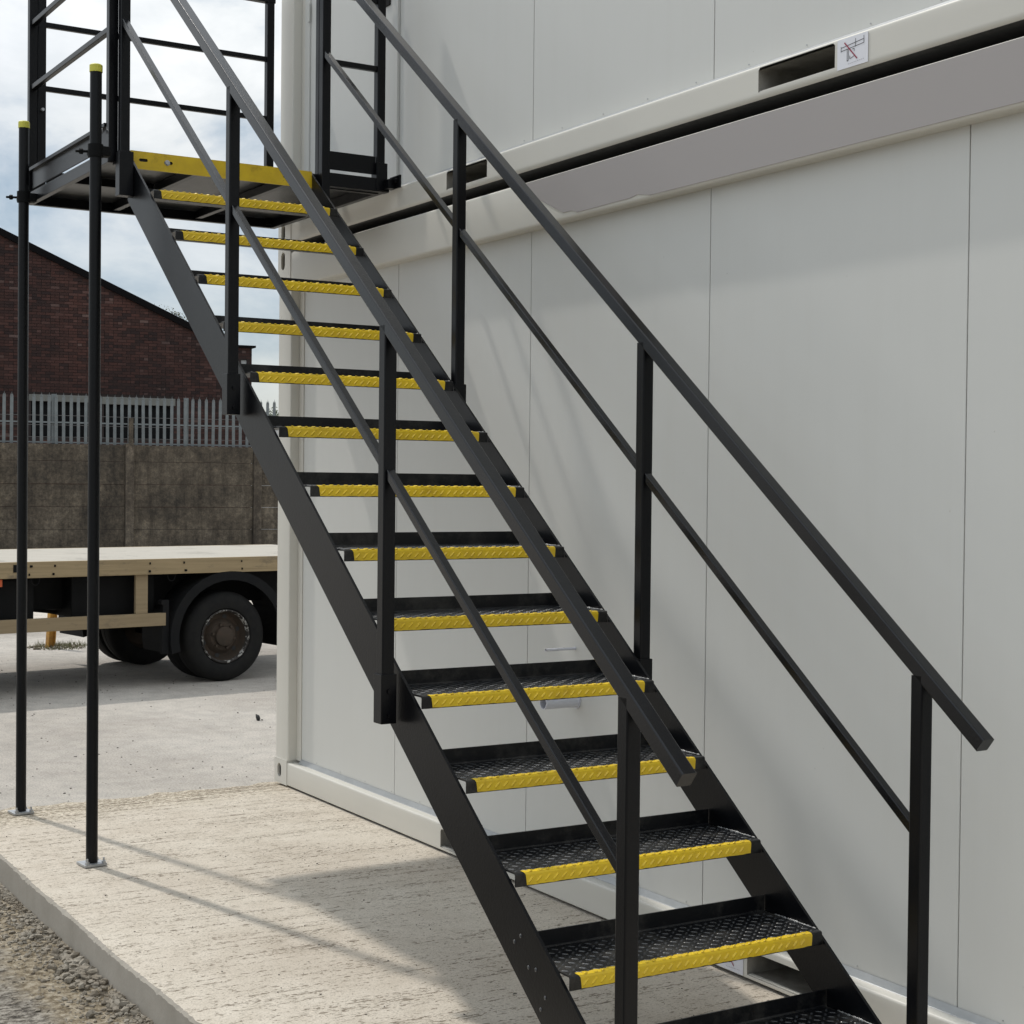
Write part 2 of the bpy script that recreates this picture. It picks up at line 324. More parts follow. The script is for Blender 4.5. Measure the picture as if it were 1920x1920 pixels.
def wood_mat(name, a, b_, dark):
    m = bpy.data.materials.new(name); m.use_nodes = True; t = m.node_tree; b = bsdf(m); b.inputs['Roughness'].default_value = .8
    tcn = N(t, 'ShaderNodeTexCoord'); v = tcn.outputs['Object']
    base = ramp(t, noise(t, v, 1, 5, .6, sc3=(1.6, 30, 40), dist=.3), [(.3, a), (.7, b_)])
    base = mix(t, mth(t, 'MULTIPLY', ramp(t, noise(t, v, 1, 5, .7, sc3=(2.6, 2, 6), loc=(1.2, 0, .4)), [(.56, (0,) * 3), (.70, (1,) * 3)]), .75), base, dark)
    t.links.new(base, b.inputs['Base Color']); return m
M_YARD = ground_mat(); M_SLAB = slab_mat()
M_CONC = concrete_mat('weathered_concrete', (.032, .028, .023), (.084, .070, .053), (.165, .142, .110))
M_CONP = concrete_mat('concrete_post_face', (.036, .030, .024), (.090, .075, .058), (.17, .148, .118))
M_SLABE = mat('slab_edge_concrete', (.36, .33, .285), .95, spec=.2, var=(.28, .255, .215), vscale=5, bump=.4, bscale=70)
M_BRICK = brick_mat(); M_MORT = mat('mortar', (.020, .0125, .011), .95, var=(.022, .017, .016), vscale=1)
M_WOOD = wood_mat('weathered_softwood', (.235, .175, .095), (.33, .25, .14), (.06, .05, .045))
M_WOOD2 = wood_mat('rail_softwood', (.22, .165, .095), (.27, .205, .12), (.12, .09, .06))
M_DECK = wood_mat('pale_deck_ply', (.34, .31, .26), (.415, .385, .33), (.20, .18, .15))

# ------------------------------------------------------------------ ground
bm = NB(); v4 = [bm.verts.new(p) for p in ((-320, -320, -.11), (320, -320, -.11), (320, 320, -.11), (-320, 320, -.11))]; bm.faces.new(v4)
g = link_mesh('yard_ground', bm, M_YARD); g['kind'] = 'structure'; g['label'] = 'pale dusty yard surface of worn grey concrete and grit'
# slab: top sheet with a chipped long edge, as one closed block
def slab():
    bm = NB(); rr = random.Random(3)
    xs = [0.16 + i * .012 for i in range(0, 900)]
    top, low, bot = [], [], []
    cur = 0
    for i, x in enumerate(xs):
        cur = cur * .80 + rr.gauss(0, .0022); slow = .004 * math.sin(x * 1.9) + .0025 * math.sin(x * 6.1 + 1); chip = max(0, rr.gauss(-.004, .005)) + abs(cur) * .8
        y = -1.69 + slow + (x - .16) * -.002
        top.append(bm.verts.new((x, y + .006 + chip, -.0005 - chip * .1))); low.append(bm.verts.new((x, y - .0005, -.007 - chip * 1.2))); bot.append(bm.verts.new((x, y - .006, -.15)))
    inn = [bm.verts.new((x, 3.2 if i > 4 else 3.2, 0)) for i, x in enumerate(xs)]
    for i in range(len(xs) - 1):
        f = bm.faces.new((top[i], top[i + 1], inn[i + 1], inn[i])); f.material_index = 0
        bm.faces.new((low[i], low[i + 1], top[i + 1], top[i])).material_index = 1
        bm.faces.new((bot[i], bot[i + 1], low[i + 1], low[i])).material_index = 1
    # far end feathered down to the yard
    k = 60; prev = None
    for j in range(k + 1):
        y = -1.684 + (3.2 + 1.684) * j / k
        wob = rr.gauss(0, .016)
        a = bm.verts.new((.16, y, 0)); b_ = bm.verts.new((-.06 - .13 * (y + .0) * .25 + wob - (0.0), y, -.012)); c = bm.verts.new((-.22 + wob * 2, y, -.125))
        if prev:
            bm.faces.new((prev[0], a, b_, prev[1])); bm.faces.new((prev[1], b_, c, prev[2]))
        if j == 0: bm.faces.new((a, b_, c, bm.verts.new((.16, y - .012, -.15)))).material_index = 1
        prev = (a, b_, c)
    bmesh.ops.recalc_face_normals(bm, faces=bm.faces)
    return bm
s = link_mesh('concrete_slab', slab(), [M_SLAB, M_SLABE]); s['kind'] = 'structure'; s['label'] = 'pale broom-finished concrete slab under the cabins with a chipped edge'

_ico = bmesh.new(); bmesh.ops.create_icosphere(_ico, subdivisions=1, radius=1)
ICO_V = [v.co.copy() for v in _ico.verts]; ICO_F = [[v.index for v in f.verts] for f in _ico.faces]; _ico.free()
class Rocks:
    def __init__(self): self.v = []; self.f = []
    def add(self, c, s, rr, flat=.6):
        rot = Matrix.Rotation(rr.uniform(0, 6.28), 3, 'Z') @ Matrix.Rotation(rr.uniform(-.5, .5), 3, 'X'); c = Vector(c)
        sx, sy, sz = s * rr.uniform(.7, 1.35), s * rr.uniform(.6, 1.), s * flat * rr.uniform(.6, 1.2); n = len(self.v)
        for q in ICO_V:
            k = rr.uniform(.55, 1.22); self.v.append(c + rot @ Vector((q.x * sx * k, q.y * sy * k, q.z * sz * k)))
        self.f += [[n + i for i in f] for f in ICO_F]
    def link(self, name, mat_, parent=None):
        me = bpy.data.meshes.new(name); me.from_pydata(self.v, [], self.f); me.materials.append(mat_)
        o = bpy.data.objects.new(name, me); C.objects.link(o)
        if parent: o.parent = parent
        return o
def rock_bm(bm, c, s, rr, flat=.6): bm.add(c, s, rr, flat)
def stones():
    bm = Rocks(); rr = random.Random(11)
    for _ in range(5200):
        x = rr.uniform(.6, 4.6); y = -1.703 - abs(rr.gauss(0, .10)); s_ = rr.choice((.003, .004, .005, .006, .008, .011)) * rr.uniform(.8, 1.3)
        clump = .5 + .5 * math.sin(x * 5.3 + 1) * math.sin(x * 2.1)
        if rr.random() > .30 + clump * .55: continue
        rock_bm(bm, (x, y, -.11 + s_ * .25), s_, rr, flat=.7)
    for cx, cn, cs in ((1.32, 10, .010), (1.62, 12, .011), (1.92, 22, .013), (2.22, 26, .0145), (2.42, 44, .0165), (2.62, 40, .0155), (2.9, 30, .016), (3.3, 30, .018)):
        for _ in range(cn):
            x = cx + rr.gauss(0, .07); y = -1.715 - abs(rr.gauss(0, .055)); s_ = cs * rr.uniform(.6, 1.35)
            rock_bm(bm, (x, y, -.11 + s_ * .4 + (rr.random() ** 3) * .012), s_, rr, flat=.7)
    for _ in range(2600):
        x = rr.uniform(.6, 4.2); y = rr.uniform(-2.6, -1.72); s_ = rr.uniform(.0025, .007)
        rock_bm(bm, (x, y, -.11 + s_ * .15), s_, rr, flat=.55)
    return bm
s = stones().link('gravel', M_STONE); tag(s, 'broken stones and gravel lying along the slab edge', 'gravel', kind='stuff')
def grit():
    bm = Rocks(); rr = random.Random(5)
    for _ in range(420):
        x = rr.uniform(-7.5, .1); y = rr.uniform(-2.4, 2.6); rock_bm(bm, (x, y, -.108), rr.uniform(.003, .009), rr)
    for _ in range(170):
        x = rr.uniform(.2, 4.6); y = rr.uniform(-1.6, -.05); rock_bm(bm, (x, y, .001), rr.uniform(.0015, .004), rr)
    return bm
s = grit().link('grit', mat('dark_grit', (.09, .08, .07), .9)); tag(s, 'scattered small dark grit on the yard and slab', 'grit', kind='stuff')
bm = Rocks(); rr = random.Random(2); rock_bm(bm, (0, 0, .018), .032, rr, flat=.8); rock_bm(bm, (.035, .02, .008), .014, rr)
s = bm.link('stone', M_DARKST); s.location = (-2.82, 1.04, -.11); tag(s, 'small black stone alone on the pale yard in front of the lorry wheel', 'stone')

# ------------------------------------------------------------------ staircase
PHI = 0.52768; cphi, sphi = math.cos(R(PHI)), math.sin(R(PHI))
X1, YL, W = 1.59032, -1.24471, .84380; Z1, GO, H = 2.79795, .260311, .199854; K = H / GO; YR = YL + W
A0, B0 = 5.2, (YL + YR) / 2          # local origin of the staircase at its foot
base = Vector((cphi * A0 - sphi * B0, sphi * A0 + cphi * B0, 0))
ST = thing('metal_staircase', 'black steel external staircase with yellow tread edges rising to a landing beside white cabins', 'staircase', base, R(PHI))
def L(a, b, z): return (a - A0, b - B0, z)
def lbox(bm, a0, a1, b0, b1, z0, z1, bev=0): bx(bm, a0 - A0, a1 - A0, b0 - B0, b1 - B0, z0, z1, 0, bev)
def zn(a): return Z1 - K * (a - X1)        # nosing line
# stringers: 160 mm channels
def stringer(b_out, inward, lo=-.236, hi=-.036):
    bm = NB(); th = .009; fl = .022 if inward > 0 else .03
    a_t, a_b = 1.29, 5.25
    def P(a, off, b): return L(a, b, zn(a) + off)
    def quad_prism(off0, off1, b0, b1, a_top=a_t, a_bot=a_b):
        vs_ = []
        for b in (b0, b1):
            zb = .012
            ia = lambda off: X1 + (Z1 + off - zb) / K
            pts = [(a_top, zn(a_top) + off1), (ia(off1), zb), (ia(off0), zb), (a_top, zn(a_top) + off0)]
            vs_.append([bm.verts.new(L(a, b, z)) for a, z in pts])
        f, g_ = vs_
        bm.faces.new(f); bm.faces.new(g_[::-1])
        for i in range(4): bm.faces.new((f[i], g_[i], g_[(i + 1) % 4], f[(i + 1) % 4]))
    w0, w1 = (b_out, b_out + th) if inward > 0 else (b_out - th, b_out)
    f0, f1 = (b_out + th, b_out + fl) if inward > 0 else (b_out, b_out + fl - th)
    quad_prism(lo, hi, w0, w1)
    bmesh.ops.recalc_face_normals(bm, faces=bm.faces); return bm
link_mesh('stringer', stringer(YL, 1), M_BLACK, ST); link_mesh('stringer', stringer(YR + .004, -1, -.206, -.024), M_BLACK, ST)
# treads
TB0, TB1 = YL + .012, YR - .008
def loz(bm, o, ex, ey, n, L_=.021, w_=.0065, h=.0016, ang=45, mi=0):
    d = ex * math.cos(R(ang)) + ey * math.sin(R(ang)); q = n.cross(d)
    b = [o + d * (s * L_ / 2) + q * (t_ * w_ / 2) for s, t_ in ((-.62, -1), (.62, -1), (1.0, 0), (.62, 1), (-.62, 1), (-1.0, 0))]
    vb = [bm.verts.new(p) for p in b]; t0 = bm.verts.new(o - d * L_ * .3 + n * h); t1 = bm.verts.new(o + d * L_ * .3 + n * h)
    for f in ((vb[0], vb[1], t1, t0), (vb[1], vb[2], t1), (vb[2], vb[3], t1), (vb[3], vb[4], t0, t1), (vb[4], vb[5], t0), (vb[5], vb[0], t0)):
        bm.faces.new(f).material_index = mi
def tread_mesh():
    bm = NB(); th = .0045
    out = [(-.241, .045), (-.241, .004), (-.237, 0), (-.006, 0), (-.0018, -.0018), (0, -.006), (0, -.037)]
    inn = [(-.2365, .045), (-.2365, .0045), (-.0065, -.0048), (-.0045, -.0065), (-.0045, -.037)]
    prof = out + [(-th, -.037), (-th, -.0075), (-.0075, -th), (-.2445, -th), (-.2455, 0), (-.2455, .045)]
    b0, b1 = TB0 - B0, TB1 - B0
    r0 = [bm.verts.new((a, b0, z)) for a, z in prof]; r1 = [bm.verts.new((a, b1, z)) for a, z in prof]; n = len(prof)
    for i in range(n): bm.faces.new((r0[i], r1[i], r1[(i + 1) % n], r0[(i + 1) % n]))
    t_ = tessellate_polygon([[Vector((a, z, 0)) for a, z in prof]])
    for x in t_:
        bm.faces.new([r0[i] for i in x]); bm.faces.new([r1[i] for i in x][::-1])
    bmesh.ops.recalc_face_normals(bm, faces=bm.faces)
    pitch = .0262; nb = int((b1 - b0) / pitch)
    for i in range(nb):
        for j in range(9):
            o = Vector((-.018 - j * pitch * .93, b0 + pitch * (i + .5), .0002))
            loz(bm, o, Vector((1, 0, 0)), Vector((0, 1, 0)), Vector((0, 0, 1)), ang=45 if (i + j) % 2 else -45, mi=1)
    return bm
def nosing_mesh():
    bm = NB(); e = .0012; b0, b1 = YL + .036 - B0, YR - .048 - B0
    rr = random.Random(9); n = 60
    prof = [(-.017, e * .6), (-.007, e), (-.0012, -.001), (e, -.007), (e, -.0355)]
    rows = []
    for i in range(n + 1):
        b = b0 + (b1 - b0) * i / n
        if i == 0: off = [0, -.002, .002, .006, .010]
        elif i == n: off = [.0, .001, .003, .004, .002]
        else: off = [0] * 5
        rows.append([bm.verts.new((a + (rr.uniform(-.0035, .0035) if k == 0 else 0), b + off[k], z + (rr.uniform(0, .0018) if k == 4 else 0))) for k, (a, z) in enumerate(prof)])
    for i in range(n):
        for k in range(4): bm.faces.new((rows[i][k], rows[i + 1][k], rows[i + 1][k + 1], rows[i][k + 1]))
    bmesh.ops.recalc_face_normals(bm, faces=bm.faces)
    if bm.faces[0].normal.z < 0: bmesh.ops.reverse_faces(bm, faces=bm.faces)
    pitch = .0262
    for i in range(int((b1 - b0 - .01) / pitch)):
        y = b0 + .008 + pitch * (i + .5)
        loz(bm, Vector((e, y, -.021)), Vector((0, 1, 0)), Vector((0, 0, 1)), Vector((1, 0, 0)), L_=.026, w_=.0075, h=.0032, ang=45)
        loz(bm, Vector((-.0055, y + .005, e * .8)), Vector((1, 0, 0)), Vector((0, 1, 0)), Vector((.25, 0, 1)).normalized(), L_=.018, w_=.008, h=.0028, ang=50 if i % 2 else -50)
    return bm
def weld_mesh():
    bm = NB(); rr = random.Random(4); pts = []
    b = TB1 - B0
    for i in range(14):
        a = -.03 - i * .012; r = .0032 + rr.uniform(-.0012, .0014)
        bmesh.ops.create_icosphere(bm, subdivisions=1, radius=1, matrix=Matrix.Translation((a, b - .003, .002)) @ Matrix.Diagonal((.009, r, r, 1)))
    return bm
first = None
for i in range(14):
    a = X1 + i * GO; z = Z1 - i * H; loc = (a - A0, 0, z)
    if i == 0:
        T = link_mesh('tread', tread_mesh(), [M_CHECK, M_LOZ], ST); T.location = loc
        NS = link_mesh('nosing', nosing_mesh(), M_YEL, T); NS['label'] = 'yellow painted tread edge'
        WL = link_mesh('weld_bead', weld_mesh(), M_WELD, T); first = T
    else:
        t_ = copy_part(first, ST, loc); copy_part(NS, t_); copy_part(WL, t_)
# handrails, mid rails, posts
def sloped(bm, a0, a1, off, b, w_, h, r):
    p = [L(a0, b, zn(a0) + off), L(a1, b, zn(a1) + off)]
    sweep(bm, p, rprof(w_, h, r, 6))
for side, bb in ((-1, YL - .041), (1, YR + .038)):
    bm = NB(); sloped(bm, 1.322, 5.238, .978 if side < 0 else .983, bb, .040, .040, .0045); link_mesh('handrail', bm, M_RAIL, ST)
    posts = (2.583, 3.803, 5.024)
    span = [1.35] + list(posts)
    for s0, s1 in zip(span[:-1], span[1:]):
        bm = NB(); sloped(bm, s0 + .018, s1 - .018, .553, bb, .025, .025, .003); link_mesh('mid_rail', bm, M_RAIL, ST)
    for pa in posts:
        bm = NB(); sweep(bm, [L(pa, bb, max(.02, zn(pa) - .18)), L(pa, bb, zn(pa) + .968)], rprof(.040, .040, .004, 2), side=Vector((0, 1, 0)))
        po = link_mesh('post', bm, M_BLACK, ST)
        bm = NB(); zt = zn(pa) - .045; lbox(bm, pa - .025, pa + .025, bb - .025, bb + .025, zt - .145, zt, .002)
        link_mesh('bracket', bm, M_BLACK, po)
        for dz in (-.05, -.12): bm = NB(); tube(bm, L(pa + .0265, bb, zt + dz), L(pa + .031, bb, zt + dz), .007, 6); link_mesh('bolt', bm, M_BLACK, po)
# little weld spatter marks on the near stringer
bm = NB(); rr = random.Random(21)
for a, o in ((4.50, -.115), (4.54, -.155), (4.575, -.125), (4.60, -.20), (4.62, -.15), (4.70, -.20), (4.47, -.16)):
    bmesh.ops.create_icosphere(bm, subdivisions=2, radius=.0045, matrix=Matrix.Translation(L(a, YL - .0005, zn(a) + o)) @ Matrix.Diagonal((1.2, .45, 1.3, 1)))
link_mesh('weld_spatter', bm, mat('wet_black', (.05, .052, .055), .10), ST)['kind'] = 'stuff'

# landing -----------------------------------------------------------
LA0, LA1, LB0, LB1 = .02, 1.30, -1.335, -.035; ZD = 2.998
bm = NB(); lbox(bm, LA0 + .002, LA1 - .002, LB0 + .002, LB1 - .002, ZD - .006, ZD); DK = link_mesh('landing_deck', bm, M_CHECK, ST)
def chan(a0, a1, b0, b1, z0, z1, name='landing_beam', m=M_BLACK): 
    bm = NB(); lbox(bm, a0, a1, b0, b1, z0, z1, .002); return link_mesh(name, bm, m, ST)
chan(LA0, LA0 + .03, LB0 + .03, LB1 - .03, ZD - .054, ZD - .0075)
chan(LA0, LA1, LB0, LB0 + .028, ZD - .054, ZD - .0075); chan(LA0, LA1 + .05, LB1 - .028, LB1, ZD - .054, ZD - .0075)
chan(LA1 - .03, LA1, LB0 + .03, LB1 - .03, ZD - .060, ZD - .0075)
for k in (1, 2): chan(LA0 + .032, LA1 - .032, LB0 + k * .43 - .015, LB0 + k * .43 + .015, ZD - .046, ZD - .0085, 'joist')
chan(.66, .69, LB0 + .03, LB0 + .41, ZD - .046, ZD - .0085, 'joist')
# yellow slotted face plate
bm = NB(); pb0, pb1 = YL + .005, YR - .005
plate_holes(bm, [(pb0, ZD - .070), (pb1, ZD - .070), (pb1, ZD + .003), (pb0, ZD + .003)],
            [oblong(b, ZD - .031, .038, .013) for b in (pb0 + .055, pb0 + .165, pb1 - .12)], lambda s_, t_, d: Vector(L(LA1 + .012 - d, s_, t_)), .004, .011, True, 0, 1)
lbox(bm, LA1 - .03, LA1 + .012, pb0, pb1, ZD + .0032, ZD + .0055)
pitch = .0262
for i in range(int((pb1 - pb0) / pitch)):
    loz(bm, Vector(L(LA1 + .004, pb0 + pitch * (i + .5), ZD + .0055)), Vector((1, 0, 0)), Vector((0, 1, 0)), Vector((0, 0, 1)), L_=.017, ang=45 if i % 2 else -45)
bmesh.ops.recalc_face_normals(bm, faces=bm.faces)
YP = link_mesh('edge_plate', bm, [M_YEL, M_INNER], ST); YP['label'] = 'yellow slotted edge plate'
bm = NB(); tube(bm, L(LA1 + .004, pb0 + .16, ZD - .031), L(LA1 + .019, pb0 + .16, ZD - .031), .0095, 6); tube(bm, L(LA1 + .004, pb0 + .16, ZD - .031), L(LA1 + .013, pb0 + .16, ZD - .031), .012, 14)
link_mesh('bolt', bm, M_GALV, YP)
def vpost(a, b, z0, z1, wa=.04, wb=.04, name='post'):
    bm = NB(); lbox(bm, a - wa / 2, a + wa / 2, b - wb / 2, b + wb / 2, z0, z1, .003); return link_mesh(name, bm, M_BLACK, ST)
ZT = 4.12
# left side frame, back frame, front-right short frame; every frame has its own pair of posts
vpost(LA0 + .02, LB0 + .02, ZD - .04, ZT); vpost(LA0 + .02, LB0 + .061, ZD - .04, ZT)
vpost(LA0 + .02, LB1 - .045, ZD - .04, ZT)
vpost(LA1 - .015, LB0 + .022, ZD - .05, ZT)
p0 = vpost(1.345, YL - .036, zn(1.345) - .17, ZT); bm = NB(); lbox(bm, 1.318, 1.372, YL - .063, YL - .002, 2.80, 2.985, .002); link_mesh('bracket', bm, M_BLACK, p0)
p1 = vpost(1.345, YR + .040, zn(1.345) - .12, ZT); vpost(LA1, YR + .040 + .002, ZD - .04, ZT, .036)
p2 = vpost(1.322, LB1 - .04, ZD - .05, ZT); bm = NB(); lbox(bm, 1.295, 1.35, LB1 - .066, LB1 - .010, ZD - .05, ZD + .075, .002); link_mesh('bracket', bm, M_BLACK, p2)
def hrail(p, q, h=.025, name='mid_rail', wd=.025):
    bm = NB(); p = Vector(p); q = Vector(q); d = (q - p).normalized(); sweep(bm, [p, q], rprof(wd, h, .003, 2), side=d.cross(Vector((0, 0, 1)))); return link_mesh(name, bm, M_BLACK, ST)
for z in (3.515, 3.825):
    hrail(L(LA0 + .04, LB0 + .02, z - .005), L(LA1 - .035, LB0 + .02, z - .005))
    hrail(L(LA0 + .02, LB0 + .082, z), L(LA0 + .02, LB1 - .065, z))
    hrail(L(1.322, YR + .062, z - .012), L(1.322, LB1 - .06, z - .012))
for a in ((L(LA0, LB0 + .02, ZT + .02), L(LA1, LB0 + .02, ZT + .02)), (L(LA0 + .02, LB0 + .04, ZT + .02), L(LA0 + .02, LB1 - .02, ZT + .02)), (L(1.322, YR + .06, ZT + .02), L(1.322, LB1 - .02, ZT + .02))):
    hrail(*a, h=.04, wd=.04, name='handrail')
# toe boards
def toe(a0, a1, b0, b1, z0=ZD + .018, z1=ZD + .118):
    bm = NB(); lbox(bm, a0, a1, b0, b1, z0, z1, .0015); return link_mesh('toe_board', bm, M_BLACK, ST)
tb = toe(LA0 + .05, LA1 - .04, LB0 + .012, LB0 + .018)
bm = NB(); lbox(bm, LA0 + .05, LA1 - .04, LB0 - .004, LB0 + .012, ZD + .103, ZD + .118); link_mesh('lip', bm, M_BLACK, tb)
toe(LA0 + .008, LA0 + .014, LB0 + .09, LB1 - .07); toe(1.322, 1.328, YR + .062, LB1 - .062, ZD + .022, ZD + .105)
bm = NB(); lbox(bm, LA1 - .005, 1.345, YR + .062, LB1, ZD - .056, ZD + .004); link_mesh('landing_beam', bm, M_BLACK, ST)
for (a, b, z, n) in ((LA0 + .045, LB0 + .06, 3.405, 1), (LA0 - .005, LB0 + .02, 3.405, -1), (1.24, LB0 - .006, 3.085, 0)):
    bm = NB()
    if n: tube(bm, L(a, b, z), L(a + n * .02, b, z), .008, 6)
    else: tube(bm, L(a, b, z), L(a, b - .014, z), .009, 6)
    link_mesh('bolt', bm, M_GALV, ST)
bm = NB(); lbox(bm, 1.345, 1.445, LB1 + .004, LB1 + .012, ZD - .046, ZD + .012, .001); lbox(bm, 1.351, 1.40, LB1 - .03, LB1 + .003, ZD - .046, ZD - .004, .001); br = link_mesh('wall_bracket', bm, M_BLACK, ST)
bm = NB(); tube(bm, L(1.415, LB1 + .004, ZD - .012), L(1.415, LB1 - .008, ZD - .012), .012, 6); link_mesh('bolt', bm, M_BLACK, br)

# ------------------------------------------------------------------ scaffold props
def prop(x, y, h, label, clamp_z, swing):
    o = thing('scaffold_prop', label, 'prop', (x, y, 0), 0, 'scaffold tube props under the landing')
    bm = NB(); tube(bm, (0, 0, .012), (0, 0, h), .0242, 28); link_mesh('tube', bm, M_SOOT, o, 40)
    bm = NB(); tube(bm, (0, 0, h - .022), (0, 0, h + .006), .0268, 28); tube(bm, (0, 0, h + .006), (0, 0, h + .010), .0268, 28, r2=.022); link_mesh('end_cap', bm, M_CAP, o, 40)
    bm = NB(); bx(bm, -.048, .048, -.048, .048, .002, .0125, 0, .0012)
    for sx in (-1, 1):
        for sy in (-1, 1): pass
    bp = link_mesh('base_plate', bm, M_GALV, o); bp.rotation_euler = (0, 0, R(6))
    for (dx, dy) in ((.036, -.034), (-.038, .036), (.04, .036)):
        bm = NB(); tube(bm, (dx, dy, .012), (dx, dy, .022), .0095, 6); tube(bm, (dx, dy, .012), (dx, dy, .036), .0045, 8); link_mesh('anchor_bolt', bm, M_GALV, bp)
    bm = NB()
    tube(bm, (0, 0, clamp_z - .026), (0, 0, clamp_z + .026), .0315, 20)
    bx(bm, -.030, .022, .012, .058, clamp_z - .020, clamp_z + .020, 0, .004)
    bx(bm, -.060, -.018, -.020, .012, clamp_z - .012, clamp_z + .012, 0, .003)
    c = link_mesh('coupler', bm, M_CHASS, o, 35)
    bm = NB(); d = Vector((swing[0], swing[1], swing[2])); p = Vector((-.02, -.006, clamp_z)); tube(bm, p, p + d * .075, .0055, 8); tube(bm, p + d * .045, p + d * .058, .012, 6); link_mesh('coupler_bolt', bm, M_CHASS, c)
    return o
prop(.186, -1.388, 3.305, 'black scaffold tube prop with yellow cap at the far corner of the landing', 2.955, (-.6, -.8, .05))
prop(1.378, -1.394, 3.318, 'black scaffold tube prop with yellow cap nearer the stairs', 2.972, (.1, -.98, -.1))

# ------------------------------------------------------------------ cabins
REC = .055
def strip(bm, x0, x1, prof, mi=0):
    a = [bm.verts.new((x0, y, z)) for y, z in prof]; b = [bm.verts.new((x1, y, z)) for y, z in prof]
    for i in range(len(prof) - 1): bm.faces.new((a[i], b[i], b[i + 1], a[i + 1])).material_index = mi
def cabin(z0, label, lower):
    o = thing('site_cabin', label, 'cabin', (0, 0, z0), 0, 'stacked site cabins'); LEN = 6.06; DEP = 2.44; HT = 2.80
    zt = .118                                  # top of base rail
    # base rail with fork pockets
    bm = NB(); rt, rb = .010, .024; x0, x1 = .10, LEN - .10
    pk = [(1.858, 2.208), (3.955, 4.315)]
    zz0, zz1 = (.005, .092) if lower else (.030, .110)
    if lower: rb = .004
    plate_holes(bm, [(x0, rb), (x1, rb), (x1, zt - rt), (x0, zt - rt)],
                [[(a, zz0 + .0), (b, zz0), (b, zz1 - .01), (b - .01, zz1), (a + .01, zz1), (a, zz1 - .01)] for a, b in pk] if not lower else [[(a, .012), (b, .012), (b, zz1 - .01), (b - .01, zz1), (a + .01, zz1), (a, zz1 - .01)] for a, b in pk],
                lambda s_, t_, d: Vector((s_, d, t_)), .0, .20, True, 0, 1)
    top = [(rt * (1 - math.cos(R(a))), zt - rt * (1 - math.sin(R(a)))) for a in (0, 22.5, 45, 67.5, 90)] + [(REC + .03, zt)]
    strip(bm, x0, x1, top)
    cv = [(rb * (1 - math.cos(R(a))), rb * (1 - math.sin(R(a)))) for a in (0, 15, 30, 45, 60, 75, 90)]
    strip(bm, x0, x1, cv[:4]); strip(bm, x0, x1, cv[3:] + [(.14, 0)], 2)
    bmesh.ops.remove_doubles(bm, verts=bm.verts, dist=1e-5); bmesh.ops.recalc_face_normals(bm, faces=bm.faces)
    link_mesh('base_rail', bm, [M_FRAME, M_POCK, M_UNDER], o, 50)
    # lip inside the pockets
    for a, b in pk:
        bm = NB(); bx(bm, a + .002, b - .002, .004, .02, (.0125 if lower else .0305), (.015 if lower else .0345)); link_mesh('fork_pocket_lip', bm, M_FRAME, o)
    # flashing strip
    bm = NB(); strip(bm, .215, LEN - .2, [(REC - .012, zt + .002), (REC - .002, zt + .024)]); strip(bm, .215, LEN - .2, [(REC - .014, zt + .0005), (REC - .012, zt + .002)])
    link_mesh('flashing', bm, M_FLASH, o)
    # wall panels
    ztop = 2.625 - z0 if lower else 2.62
    if lower: seams = [.222, 1.300, 2.478, 3.644, 4.812, 5.86]
    else: seams = [1.292, 2.480, 3.652, 4.812, 5.86]
    for a, b in zip(seams[:-1], seams[1:]):
        bm = NB(); bx(bm, a + .0022, b - .0022, REC, REC + .06, zt + .002, ztop + .02, 0, .0015); link_mesh('wall_panel', bm, M_PANEL, o)
    bm = NB(); bx(bm, .2, LEN - .2, REC + .012, REC + .05, zt + .002, ztop, 0); link_mesh('panel_backing', bm, M_SEAL, o)
    # screws along the foot of the panels
    bm = NB()
    for i in range(20):
        x = .42 + i * .285; tube(bm, (x, REC - .001, zt + .034), (x, REC - .003, zt + .034), .0022, 8)
    link_mesh('screws', bm, M_GALV, o)['kind'] = 'stuff'
    # top rail
    bt = (2.812 - z0) if lower else 2.80
    bm = NB(); zb = ztop; rr_ = .012
    pr = [(REC + .02, zb)] + [(rr_ * (1 - math.cos(R(a))), zb + rr_ * (1 - math.sin(R(a)))) for a in (90, 67.5, 45, 22.5, 0)] + [(0, bt - rr_)] + [(rr_ * (1 - math.cos(R(a))), bt - rr_ * (1 - math.sin(R(a)))) for a in (22.5, 45, 67.5, 90)] + [(.14, bt)]
    strip(bm, .159, LEN - .159, pr); bmesh.ops.recalc_face_normals(bm, faces=bm.faces); link_mesh('top_rail', bm, M_FRAME, o, 50)
    # corner posts
    def corner_post(xa, xb, sgn):
        bm = NB()
        pr = rprof(xb - xa, .16, .007, 3); cx = (xa + xb) / 2
        sweep(bm, [(cx, .082, zt + .012), (cx, .082, bt - .14)], pr, side=Vector((1, 0, 0)))
        return link_mesh('corner_post', bm, M_FRAME, o, 50)
    corner_post(0.0, .165, 1); corner_post(LEN - .165, LEN, -1)
    bm = NB(); bx(bm, .1655, .2215, REC - .005, REC + .03, zt + .012, ztop - .002, 0, .002); link_mesh('cover_strip', bm, M_FRAME, o)
